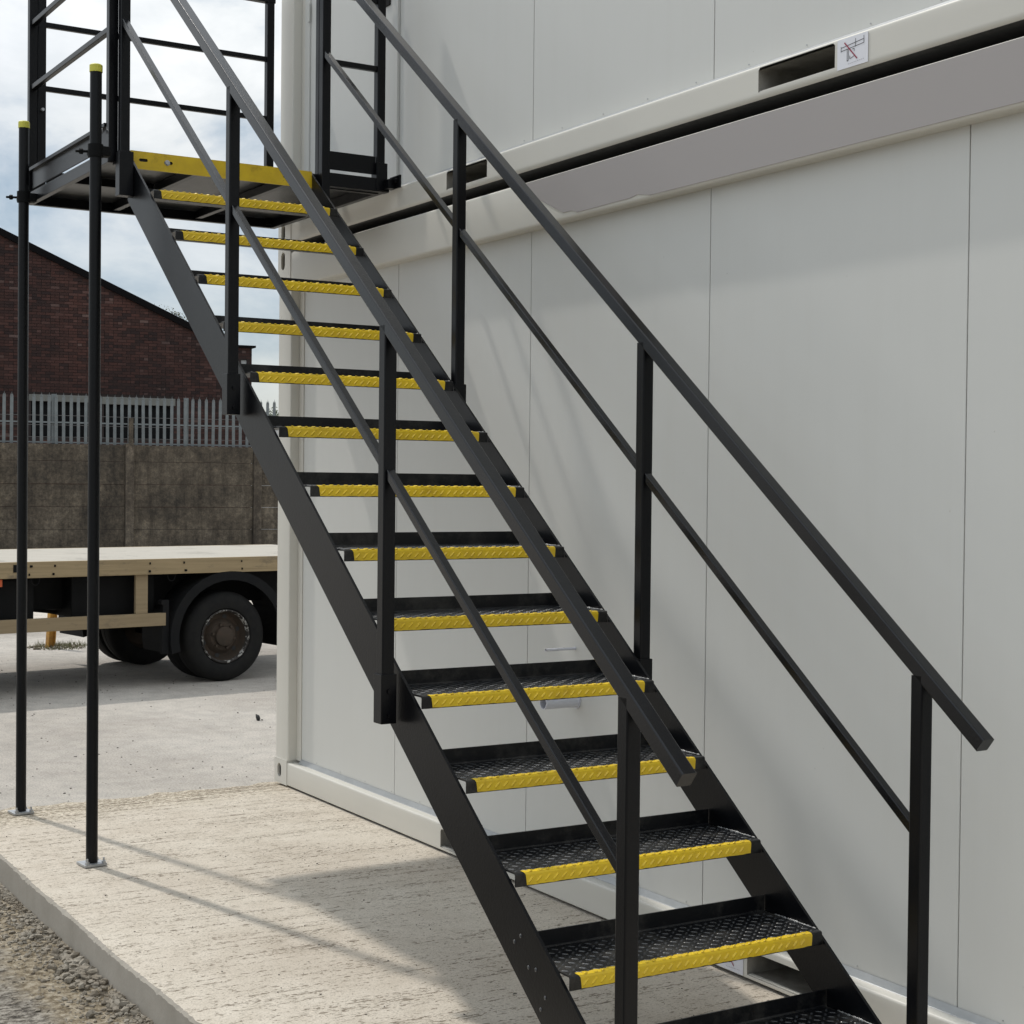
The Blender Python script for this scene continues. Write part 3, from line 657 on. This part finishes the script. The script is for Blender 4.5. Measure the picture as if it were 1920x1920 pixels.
    # corner castings with oblong lifting slots
    for (cx0, cx1, slx) in ((-.004, .160, .062), (LEN - .160, LEN + .004, LEN - .062)):
        for (ca, cb, sz, sh) in ((-.002, zt + .0115, .066, .075), (bt - .139, bt + (.033 if lower else 0), bt - .04, .095)):
            if not lower and ca < 0: ca, sh, sz = .0, .085, .072
            bm = NB()
            ol = oblong(slx, sz, .05, sh, 8)
            fn = lambda s_, t_, d: Vector((s_, -.003 + d, t_))
            plate_holes(bm, [(cx0, ca), (cx1, ca), (cx1, cb), (cx0, cb)], [ol], fn, .16, .013, False, 0, 0)
            bmesh.ops.recalc_face_normals(bm, faces=bm.faces)
            cc = link_mesh('corner_casting', bm, M_FRAME, o)
            bm = NB(); bx(bm, cx0 + .012, cx1 - .012, .055, .06, ca + .006, cb - .006); link_mesh('slot_inside', bm, M_INNER, cc)
    # ends, back, roof, floor
    box_part('end_wall', .012, .05, .16, DEP - .16, .05, bt - .01, M_PANEL, o); box_part('end_wall', LEN - .05, LEN - .012, .16, DEP - .16, .05, bt - .01, M_PANEL, o)
    box_part('back_wall', .01, LEN - .01, DEP - .05, DEP, 0.02, bt - .01, M_PANEL, o); box_part('roof', .06, LEN - .06, .142, DEP - .052, bt - .06, bt - .012, M_FRAME, o)
    box_part('floor', .06, LEN - .06, .145, DEP - .052, .125, .15, M_INNER, o)
    bm = NB(); bx(bm, .165, LEN - .17, .142, .150, bt - .06, bt + (.03 if lower else -.012)); link_mesh('gap_shade_sheet', bm, M_INNER, o)  # dark sheet added in the gap between cabins to stand for its shade
    return o
LC = cabin(.010, 'lower of the two stacked cream site cabins, standing on the concrete slab behind the stairs', True)
UC = cabin(2.849, 'upper of the two stacked cream site cabins, with the door onto the stair landing', False)
# upper cabin door
zb = .118
bm = NB(); bx(bm, .2235, .279, REC - .012, REC + .05, zb + .002, 2.25, 0, .002); bx(bm, 1.234, 1.2895, REC - .012, REC + .05, zb + .002, 2.25, 0, .002); bx(bm, .2795, 1.2335, REC - .012, REC + .05, 2.19, 2.25, 0, .002)
DF = link_mesh('door_frame', bm, M_PANEL, UC)
bm = NB(); bx(bm, .2825, 1.2305, REC - .004, REC + .04, zb + .012, 2.186, 0, .002); DR = link_mesh('door', bm, M_PANEL, UC)
bm = NB(); bx(bm, .400, .408, REC - .0065, REC - .0041, zb + .016, 2.18); link_mesh('door_seam', bm, M_FLASH, DR)
bm = NB()
for z in (1.135, 1.9): tube(bm, (.281, REC - .016, z), (.281, REC - .016, z + .095), .0065, 10)
link_mesh('hinge', bm, M_PANEL, DR, 40)
bm = NB(); bx(bm, 1.15, 1.20, REC - .010, REC - .004, 1.0, 1.2, 0, .001); tube(bm, (1.175, REC - .01, 1.12), (1.175, REC - .05, 1.12), .009, 10); tube(bm, (1.175, REC - .05, 1.12), (1.06, REC - .05, 1.12), .009, 10); link_mesh('door_handle', bm, M_CHASS, DR)
bm = NB(); bx(bm, .22, 1.292, REC + .052, REC + .06, zb, ZT - 1.5); bx(bm, .22, 1.292, REC + .051, REC + .06, 2.252, 2.62); link_mesh('wall_panel', bm, M_PANEL, UC)
# grey blank strip painted over the top beam of the lower cabin
bm = NB(); pts = [(2.44, 2.806), (5.90, 2.806), (5.90, 2.636), (3.37, 2.636), (3.29, 2.650), (3.25, 2.643), (2.90, 2.640), (2.86, 2.652), (2.80, 2.652)]
plate_holes(bm, [(a, b - .010) for a, b in pts][::-1], [], lambda s_, t_, d: Vector((s_, -.0025 + d, t_)), .002); bmesh.ops.recalc_face_normals(bm, faces=bm.faces)
sg = link_mesh('sign_strip', bm, M_GREY, LC); sg['label'] = 'blank grey strip along the top beam'
# pictogram stickers
def sticker(parent, x0, x1, z0, z1):
    bm = NB(); bx(bm, x0, x1, -.0022, -.0012, z0, z1); pl = link_mesh('warning_sticker', bm, M_STICK, parent); pl['label'] = 'white sticker with fork lift drawing struck out by a red line'
    def P(s_, t_): return Vector((x0 + s_ * (x1 - x0), -.0030, z1 - t_ * (z1 - z0)))
    def line(bm, a, b, wd):
        a = P(*a); b = P(*b); d = (b - a).normalized(); n = Vector((-d.z, 0, d.x)) * wd / 2
        bm.faces.new([bm.verts.new(p) for p in (a - n, b - n, b + n, a + n)])
    bm = NB(); wd = .0021
    for a, b in (((.13, .29), (.87, .20)), ((.13, .40), (.87, .33)), ((.13, .24), (.13, .43)), ((.87, .09), (.87, .34)), ((.6, .10), (.6, .38)), ((.33, .39), (.33, .78)), ((.375, .40), (.37, .76)), ((.33, .78), (.375, .76)), ((.49, .43), (.56, .42)), ((.56, .42), (.56, .52)), ((.42, .62), (.41, .72)), ((.42, .72), (.5, .70)), ((.5, .70), (.56, .66))): line(bm, a, b, wd)
    link_mesh('drawing', bm, M_INK, pl)
    bm = NB(); line(bm, (.24, .14), (.66, .78), .0042); o_ = link_mesh('red_bar', bm, M_RED, pl)
    for v in o_.data.vertices: v.co.y -= .0006
    bm = NB()
    for k in range(9): line(bm, (.36 + k * .06, .885 - k * .004), (.40 + k * .06, .883 - k * .004), .0016)
    link_mesh('small_print', bm, M_INKL, pl)
sticker(UC, 4.328, 4.460, .020, .110); sticker(LC, 3.800, 3.937, .004, .096)
# drain pipes through the lower wall
def pipe(name, x, z, y1, r, lab):
    bm = NB(); zz = z - .010
    tube(bm, (x, REC + .02, zz), (x, y1, zz), r, 24, cap=False); tube(bm, (x, REC + .02, zz), (x, y1, zz), r * .86, 24, cap=False)
    bmesh.ops.recalc_face_normals(bm, faces=bm.faces)
    n = 24
    for k in range(n):
        a0, a1 = 2 * math.pi * k / n, 2 * math.pi * (k + 1) / n
        bm.faces.new([bm.verts.new((x + q * math.cos(a), y1, zz + q * math.sin(a))) for q, a in ((r, a0), (r, a1), (r * .86, a1), (r * .86, a0))])
    p_ = link_mesh(name, bm, M_PVC, LC, 30); p_['label'] = lab
    bm = NB(); tube(bm, (x, REC - .001, zz), (x, REC - .004, zz), r * 1.25, 20); link_mesh('sealant', bm, M_PVC, p_)
pipe('drain_pipe', 2.845, .778, -.098, .025, 'white plastic waste pipe'); pipe('overflow_pipe', 2.832, .978, -.080, .0055, 'thin white overflow pipe')

# ------------------------------------------------------------------ flatbed lorry
TA = R(8); LO = Vector((-5.04, 1.654, -.11))
LR = thing('flatbed_lorry', 'flatbed lorry with a pale wooden deck and black rear wheels parked across the yard', 'lorry', LO, 0)
LR.matrix_world = Matrix.Translation(LO) @ Matrix(((-math.sin(TA), -math.cos(TA), 0, 0), (math.cos(TA), -math.sin(TA), 0, 0), (0, 0, 1, 0), (0, 0, 0, 1)))
# local x = along the lorry (u, right in the picture), local y = away (w), z up
def T_(name, m, *b, bev=0, parent=None):
    bm = NB(); bx(bm, *b, 0, bev); return link_mesh(name, bm, m, parent or LR)
U0, U1 = -4.6, 1.75
T_('side_board', M_WOOD, U0, U1, -.03, .015, .937, 1.065, bev=.004)
for k in range(6):
    w0 = .017 + k * .368
    T_('deck_board', M_DECK, U0, U1, w0, w0 + .365, 1.040, 1.064)
T_('side_board', M_WOOD, U0, U1, 2.227, 2.27, .937, 1.065, bev=.004)
bm = NB(); rr = random.Random(8)
for u in (-1.76, -1.56, -.73, -.42, .12, .9, 1.4, -2.6, -3.3):
    for z in (.965, 1.03): tube(bm, (u + rr.uniform(-.02, .02), -.0305, z), (u, -.034, z), .009, 8)
link_mesh('bolt_heads', bm, M_CHASS, LR)['kind'] = 'stuff'
bm = NB(); bx(bm, -1.895, -1.80, -.034, -.0305, .985, 1.045, 0, .001); bx(bm, -1.85, -1.83, -.0345, -.031, .96, 1.05); link_mesh('burn_mark_plate', bm, M_CHASS, LR)
T_('chassis', M_CHASS, U0, U1, .30, .42, .66, .936); T_('chassis', M_CHASS, U0, U1, 1.80, 1.92, .66, .936)
T_('subframe', M_CHASS, -4.4, -.62, .43, 1.79, .68, .93); T_('subframe', M_CHASS, .6, 1.6, .43, 1.79, .68, .93)
T_('tank', M_CHASS, -3.9, -1.67, .10, .75, .585, .930, bev=.02); T_('tool_box', M_CHASS, -1.35, -.62, .12, .7, .60, .93, bev=.01)
T_('axle', M_CHASS, -.07, .07, .45, 1.75, .30, .44)
bm = NB(); tube(bm, (-1.62, .45, .655), (-1.30, .45, .615), .014, 8); bx(bm, -1.66, -1.57, .43, .50, .63, .67); bx(bm, -1.60, -1.57, .43, .5, .60, .64); link_mesh('brake_rod', bm, M_CHASS, LR)
T_('side_guard', M_WOOD2, -4.2, -.575, -.005, .035, .508, .614, bev=.004)
for u in (-.845, -2.75, -3.9): T_('guard_bracket', M_WOOD2, u, u + .108, .002, .034, .6145, .936, bev=.003)
# mudguards
def mud(w0, w1):
    bm = NB(); n = 22; cu_, cz = .02, .40; ro, ri = .565, .485
    pts = []
    for k in range(n + 1):
        a = R(-14 + 208 * k / n); pts.append((math.cos(a), math.sin(a)))
    rings = []
    for c_, s_ in pts:
        rings.append([bm.verts.new((cu_ + r_ * c_, w_, cz + r_ * s_ * .97)) for r_, w_ in ((ro, w0), (ri, w0), (ri, w0 + .006), (ro - .006, w0 + .006), (ro - .006, w1), (ro, w1))])
    for k in range(n):
        for j in range(6): bm.faces.new((rings[k][j], rings[k][(j + 1) % 6], rings[k + 1][(j + 1) % 6], rings[k + 1][j]))
    bm.faces.new(rings[0]); bm.faces.new(rings[-1][::-1]); bmesh.ops.recalc_face_normals(bm, faces=bm.faces)
    return bm
mg = link_mesh('mudguard', mud(-.03, .50), M_MUD, LR); link_mesh('mudguard', mud(1.72, 2.25), M_MUD, LR)
bm = NB(); tube(bm, (-.60, -.01, .70), (-.60, .06, .70), .022, 10); link_mesh('mudguard_stay', bm, M_MUD, mg)
bm = NB(); bx(bm, -.60, -.545, .0, .05, .27, .72); link_mesh('mudguard_stay', bm, M_MUD, mg)
def lathe(bm, prof, seg=40, mi=0):
    rings = []
    for k in range(seg):
        a = 2 * math.pi * k / seg; rings.append([bm.verts.new((r * math.cos(a), y, r * math.sin(a))) for r, y in prof])
    for k in range(seg):
        for j in range(len(prof) - 1): bm.faces.new((rings[k][j], rings[(k + 1) % seg][j], rings[(k + 1) % seg][j + 1], rings[k][j + 1])).material_index = mi
def wheel(u, w0, outer=True, flip=False):
    Rr = .385
    holder_bm = NB()
    lathe(holder_bm, [(.232, .012), (.245, -.004), (.29, -.012), (.345, -.004), (.375, .018), (Rr, .045), (Rr, .10), (Rr - .006, .102), (Rr - .006, .108), (Rr, .11), (Rr, .165), (.375, .192), (.34, .205), (.245, .205), (.232, .19)], 48)
    bmesh.ops.recalc_face_normals(holder_bm, faces=holder_bm.faces)
    ty = link_mesh('tyre', holder_bm, M_TYRE, LR, 35); ty.location = (u, w0 + (.21 if flip else 0), Rr); ty.rotation_euler = (0, 0, math.pi if flip else 0)
    if not outer:
        bm = NB(); lathe(bm, [(.234, .03), (.20, .10), (.08, .11), (.001, .11)], 32); bmesh.ops.recalc_face_normals(bm, faces=bm.faces); link_mesh('rim', bm, M_RIM, ty, 35)
    if outer:
        bm = NB(); lathe(bm, [(.230, .012), (.230, .002), (.222, -.004), (.214, .004), (.208, .03)], 48); bmesh.ops.recalc_face_normals(bm, faces=bm.faces); link_mesh('rim_edge', bm, M_CHIP, ty, 35)
        bm = NB(); lathe(bm, [(.208, .03), (.200, .075), (.185, .095), (.155, .090), (.118, .050), (.085, .045), (.082, .012), (.060, .002), (.001, .0)], 48); bmesh.ops.recalc_face_normals(bm, faces=bm.faces)
        rim = link_mesh('rim', bm, M_RIM, ty, 35)
        for k in range(6):
            a = R(18 + 60 * k); c_, s_ = math.cos(a), math.sin(a)
            bm = NB(); tube(bm, (.168 * c_, .088, .168 * s_), (.168 * c_, .096, .168 * s_), .021, 12); link_mesh('hand_hole', bm, M_SEAL, ty)
            a = R(48 + 60 * k); c_, s_ = math.cos(a), math.sin(a)
            bm = NB(); tube(bm, (.104 * c_, .046, .104 * s_), (.104 * c_, .026, .104 * s_), .013, 6); link_mesh('wheel_nut', bm, M_RIM, ty)
    return ty
wheel(0, 0.02, True); wheel(0, .265, False); wheel(0, 1.50, False); wheel(0, 1.745, True, True)
bm = NB(); bx(bm, -2.02, -1.935, .085, .098, .868, .926, 0, .004); link_mesh('side_reflector', bm, M_ORANGE, LR)
for u in (-1.70, -.52):
    bm = NB()
    pth = [Vector((u + .035 * math.cos(R(a)), .01, .925 - .048 * math.sin(R(a)))) for a in range(-20, 201, 20)]
    for a_, b_ in zip(pth[:-1], pth[1:]): tube(bm, a_, b_, .0045, 6)
    link_mesh('rope_hook', bm, M_MUD, LR)

# ------------------------------------------------------------------ yellow post with weeds
YO = thing('yellow_post', 'short yellow steel post in a ring of stones and weeds beyond the lorry', 'post', (-8.414, 1.06, -.11), R(12))
bm = NB(); bx(bm, -.03, .03, -.045, -.035, -.02, .78); bx(bm, -.03, .03, .025, .035, -.02, .78); bx(bm, -.004, .004, -.035, .025, -.02, .78); q = link_mesh('steel_section', bm, M_YPOST, YO); q.rotation_euler = (R(-4), 0, 0)
bm = Rocks(); rr = random.Random(6)
for k in range(46):
    a = rr.uniform(0, 6.28); r = rr.uniform(.05, .26); rock_bm(bm, (r * math.cos(a), .06 + r * math.sin(a) * 1.2, .01), rr.uniform(.012, .035), rr)
q = bm.link('stone_ring', M_STONE, YO); q['kind'] = 'stuff'
bm = NB()
for k in range(420):
    a = rr.uniform(0, 6.28); r = rr.uniform(.03, .3); x = r * math.cos(a); y = .12 + r * math.sin(a) * 1.1; h = rr.uniform(.02, .075); l = rr.uniform(-.03, .03)
    bm.faces.new([bm.verts.new(p) for p in ((x, y, .0), (x + .006, y + .004, .0), (x + l, y + rr.uniform(-.03, .03), h))])
q = link_mesh('weeds', bm, M_LEAFW, YO); q['kind'] = 'stuff'

# ------------------------------------------------------------------ concrete wall, palisade fence
FA = math.atan2(.12, .993)
WO = Vector((-24.204, 7.027, -.11)); 
def frame_at(o, loc): o.matrix_world = Matrix.Translation(loc) @ Matrix(((math.sin(FA), -math.cos(FA), 0, 0), (math.cos(FA), math.sin(FA), 0, 0), (0, 0, 1, 0), (0, 0, 0, 1)))
CW = thing('concrete_wall', 'weathered brown concrete panel wall with posts behind the lorry', 'wall', WO); frame_at(CW, WO)
# local x along, y away from the camera side
SP = 2.66; first_post = None
zj = [0, .23, .69, 1.15, 1.61, 2.07, 2.41]
pm = {}
for k in range(-5, 6):
    u = -.145 + SP * k
    bm = NB(); bx(bm, -.085, .085, -.07, .12, 0, 2.44, 0, .012); po = link_mesh('wall_post', bm, M_CONP, CW); po.location = (u, 0, 0)
    for a, b in zip(zj[:-1], zj[1:]):
        key = (a, b)
        if key not in pm:
            bm = NB(); bx(bm, .088, SP - .088, 0, .05, a + .003, b - .003, 0, .008); pm[key] = link_mesh('wall_panel', bm, M_CONC, CW); pm[key].location = (u, rnd.uniform(-.008, .008), 0)
        else: copy_part(pm[key], CW, (u, rnd.uniform(-.01, .01), 0))
FO = WO + Vector((0, 0, 2.41)) + Vector((-math.cos(FA), math.sin(FA), 0)) * .10
PF = thing('palisade_fence', 'grey galvanised palisade fence of pointed pales standing on the concrete wall', 'fence', FO); frame_at(PF, FO)
def pale_bm():
    bm = NB(); w_ = .0315
    out = [(-w_, 0), (w_, 0), (w_, .93), (w_ * .62, .985), (w_ * .25, .955), (0, 1.03), (-w_ * .25, .955), (-w_ * .62, .985), (-w_, .93)]
    def yy(x): return .012 * (abs(x) / w_)
    fr = [bm.verts.new((x, yy(x), z)) for x, z in out]; bk = [bm.verts.new((x, yy(x) + .003, z)) for x, z in out]
    c0, c1 = bm.verts.new((0, 0, 0)), bm.verts.new((0, 0, .93))
    tri = tessellate_polygon([[Vector((x, z, 0)) for x, z in out]])
    for t_ in tri: bm.faces.new([fr[i] for i in t_]); bm.faces.new([bk[i] for i in t_][::-1])
    for i in range(len(out)): bm.faces.new((fr[i], fr[(i + 1) % 9], bk[(i + 1) % 9], bk[i]))
    bmesh.ops.delete(bm, geom=[c0, c1], context='VERTS'); bmesh.ops.recalc_face_normals(bm, faces=bm.faces); return bm
PP = 0.1445; p0_ = None
for k in range(-62, 62):
    u = k * PP + .01
    if p0_ is None: p0_ = link_mesh('pale', pale_bm(), M_PALE, PF); p0_.location = (u, 0, 0)
    else: copy_part(p0_, PF, (u, 0, rnd.uniform(-.008, .008)), (0, rnd.uniform(-.008, .008), rnd.uniform(-.05, .05)))
for z in (.42, .02):
    bm = NB(); bx(bm, -9, 9, .016, .022, z, z + .028); bx(bm, -9, 9, .022, .05, z, z + .005); link_mesh('fence_rail', bm, M_PALE, PF)
for k in range(-3, 4):
    bm = NB(); bx(bm, -.05, .05, .052, .062, -.02, 1.0); bx(bm, -.004, .004, .062, .12, -.02, 1.0); q = link_mesh('fence_post', bm, M_PALE, PF); q.location = (-1.62 + 2.66 * k, 0, 0)
for z in (.13, .37, .56):
    bm = NB()
    for k in range(-8, 9): tube(bm, (k, -.10, z + .004 * (k % 3)), (k + 1, -.10, z + .004 * ((k + 1) % 3)), .0045, 5)
    link_mesh('wire_strand', bm, M_WIRE, PF)
bm = NB(); bx(bm, -.045, .045, -.135, -.09, -.0, .55); q = link_mesh('wire_post', bm, M_CONC, PF); q.location = (-.12, 0, 0)

# ------------------------------------------------------------------ brick building
BO = Vector((-33.0, 9.86, -.11))
BB = thing('brick_building', 'dark red brick gable end of an old industrial building behind the palisade fence', 'building', BO); frame_at(BB, BO)
def roofz(u):       # above yard, world z + .11
    if u > 2.56: return 5.14 + .11
    if u < -8: return roofz(-16 - u) if u > -18.6 else 5.25
    return 7.815 + .11 - .4445 * (u + 3.427)
UE = 3.03
wins = [(-2.66, -1.206, 2.75, 3.67), (-.843, .945, 2.75, 3.64), (2.742, 2.90, 4.71, 4.92), (-6.4, -4.6, 2.75, 3.7)]
lint = [(-2.66, -1.206, 3.67, 3.84), (-.843, .945, 3.64, 3.83), (-6.4, -4.6, 3.7, 3.87)]
bm = NB()
us = [-18.6, -8, 2.56, UE]
outer = [(-18.6, 0), (UE, 0), (UE, 5.25), (2.56, 5.25), (-8, roofz(-8)), (-18.6, roofz(-18.6))]
plate_holes(bm, outer, [[(a, c), (b, c), (b, d), (a, d)] for a, b, c, d in wins], lambda s_, t_, d: Vector((s_, d, t_)), .35, .14, False)
bmesh.ops.recalc_face_normals(bm, faces=bm.faces); link_mesh('wall', bm, M_MORT, BB)
bm = NB(); rr = random.Random(1); row = 0; z = .9
while z < 10:
    off = .1125 if row % 2 else 0; u = -9.5 + off
    hdr = row % 4 == 0; bl = .1125 if hdr else .225
    while u < UE - .02:
        ub = min(u + bl - .011, UE)
        if roofz(ub) > z + .07 and not any(a - .01 < ub and u < b + .01 and c - .02 < z + .065 and z < d + .02 for a, b, c, d in wins + lint):
            dp = -.007 - rr.uniform(0, .006)
            vs_ = [bm.verts.new(p) for p in ((u, dp, z), (ub, dp, z), (ub, dp, z + .064), (u, dp, z + .064), (u, .001, z), (ub, .001, z), (ub, .001, z + .064), (u, .001, z + .064))]
            for f in ((0, 1, 2, 3), (4, 0, 3, 7), (1, 5, 6, 2), (3, 2, 6, 7), (4, 5, 1, 0)): bm.faces.new([vs_[i] for i in f])
        u += bl
    z += .075; row += 1
q = link_mesh('brickwork', bm, M_BRICK, BB); q['kind'] = 'stuff'
for a, b, c, d in lint:
    bm = NB(); bx(bm, a - .05, b + .05, -.02, .12, c, d - .002, 0, .01); link_mesh('lintel', bm, M_LINTEL, BB)
for i, (a, b, c, d) in enumerate(wins):
    bm = NB(); t_ = .05
    if i == 2: bx(bm, a + .005, b - .005, .03, .05, c + .005, d - .005); link_mesh('window', bm, M_LINTEL if False else mat('pale_board', (.30, .31, .31), .7), BB); continue
    bx(bm, a, a + t_, .06, .10, c, d); bx(bm, b - t_, b, .06, .10, c, d); bx(bm, a + t_, b - t_, .06, .10, d - t_, d); bx(bm, a + t_, b - t_, .06, .10, c, c + t_)
    n = 2
    for k in range(1, n): u = a + (b - a) * k / n; bx(bm, u - .015, u + .015, .062, .098, c + t_, d - t_)
    wf = link_mesh('window', bm, M_ROOF, BB)
    bm = NB(); bx(bm, a + .03, b - .03, .11, .12, c + .03, d - .03); link_mesh('pane', bm, M_GLASSD, wf)
# verge, coping and roof
def slope_box(u0, z0, u1, z1, y0, y1, t0, t1):
    bm = NB(); vs_ = [bm.verts.new(p) for y in (y0, y1) for p in ((u0, y, z0 + t0), (u1, y, z1 + t0), (u1, y, z1 + t1), (u0, y, z0 + t1))]
    for f in ((0, 1, 2, 3), (7, 6, 5, 4), (0, 4, 5, 1), (1, 5, 6, 2), (2, 6, 7, 3), (3, 7, 4, 0)): bm.faces.new([vs_[i] for i in f])
    bmesh.ops.recalc_face_normals(bm, faces=bm.faces); return bm
zr = roofz(-8)
link_mesh('verge', slope_box(-8, zr, 2.50, 5.27, -.08, .30, -.13, .05), M_ROOF, BB)
link_mesh('verge', slope_box(-18.6, 5.25, -8, zr, -.08, .30, -.13, .05), M_ROOF, BB)
link_mesh('coping', slope_box(2.44, 5.25, UE + .09, 5.25, -.09, .40, .0, .055), M_ROOF, BB)
link_mesh('roof', slope_box(-8, zr, 2.50, 5.22, .31, 22, -.12, .03), M_ROOF, BB); link_mesh('roof', slope_box(-18.6, 5.22, -8, zr, .31, 22, -.12, .03), M_ROOF, BB)
bm = NB(); bx(bm, UE - .35, UE, .351, 22, 0, 5.15); link_mesh('side_wall', bm, M_BRICK, BB)
bm = NB(); bx(bm, -18.6, -18.25, .351, 22, 0, 5.15); bx(bm, -18.2, UE - .4, 21.7, 22, 0, 5.1); link_mesh('side_wall', bm, M_BRICK, BB)
# weeds growing on the roof edge
bm = NB(); rr = random.Random(31)
for k in range(160):
    u = 1.0 + rr.gauss(0, .17); z0_ = roofz(u) + .03; x = u + rr.uniform(-.05, .05); h = abs(rr.gauss(.03, .06)); s_ = rr.uniform(.015, .04)
    bm.faces.new([bm.verts.new((x + rr.uniform(-s_, s_), -.02 + rr.uniform(-.05, .05), z0_ + h + rr.uniform(-s_, s_))) for _ in range(3)])
q = link_mesh('roof_weeds', bm, M_LEAFW, None); frame_at(q, BO); tag(q, 'small weeds growing on the sloping roof edge of the brick building', 'weeds', kind='stuff')

# ------------------------------------------------------------------ far trees and white unit beyond the fence
def tree(loc, h, seed, label):
    rr = random.Random(seed); o = thing('tree', label, 'tree', loc, 0, 'far trees beyond the fence')
    bm = NB(); tube(bm, (0, 0, 0), (0, 0, h * .5), .16, 8, r2=.09)
    for k in range(5):
        a = rr.uniform(0, 6.28); tube(bm, (0, 0, h * (.25 + .05 * k)), (math.cos(a) * h * .25, math.sin(a) * h * .25, h * (.5 + .06 * k)), .06, 6, r2=.02)
    link_mesh('trunk', bm, M_TRUNK, o)
    bm = NB(); lobes = [Vector((rr.gauss(0, h * .17), rr.gauss(0, h * .17), h * rr.uniform(.4, .85))) for _ in range(14)]
    for k in range(5200):
        c = rr.choice(lobes); d = Vector((rr.gauss(0, 1), rr.gauss(0, 1), rr.gauss(0, .8))).normalized() * h * .15 * rr.uniform(.5, 1.05); p = c + d
        if p.z < h * .2: continue
        s_ = .075
        bm.faces.new([bm.verts.new(p + Vector((rr.uniform(-s_, s_), rr.uniform(-s_, s_), rr.uniform(-s_, s_)))) for _ in range(3)])
    link_mesh('crown', bm, M_LEAFT, o)
ctr = CAM + (cf * 62 + cr * (-455 / 3034 * 62)); 
for k, (dx, h, lb) in enumerate(((-2.6, 4.4, 'bushy green tree just right of the brick building'), (.2, 4.75, 'rounded green tree between the brick building and the cabins'), (3.0, 4.9, 'far green tree showing beside the cabin corner'), (6.5, 5.6, 'far tree standing behind the cabins'))):
    p = ctr + cr * dx + cf * (k % 2) * 3; tree((p.x, p.y, -.11), h, 50 + k, lb)
p = CAM + cf * 52 + cr * (-440 / 3034 * 52)
WU = thing('white_unit', 'long white storage unit seen low behind the palisade fence', 'storage unit', (p.x, p.y, -.11)); frame_at(WU, Vector((p.x, p.y, -.11)))
bm = NB(); bx(bm, -.9, 6, 0, 2.4, .1, 3.72, 0, .03); link_mesh('body', bm, M_WHITE, WU); bm = NB(); bx(bm, -.95, 6.05, -.05, 2.45, 3.725, 3.80); link_mesh('roof', bm, M_LINTEL, WU)
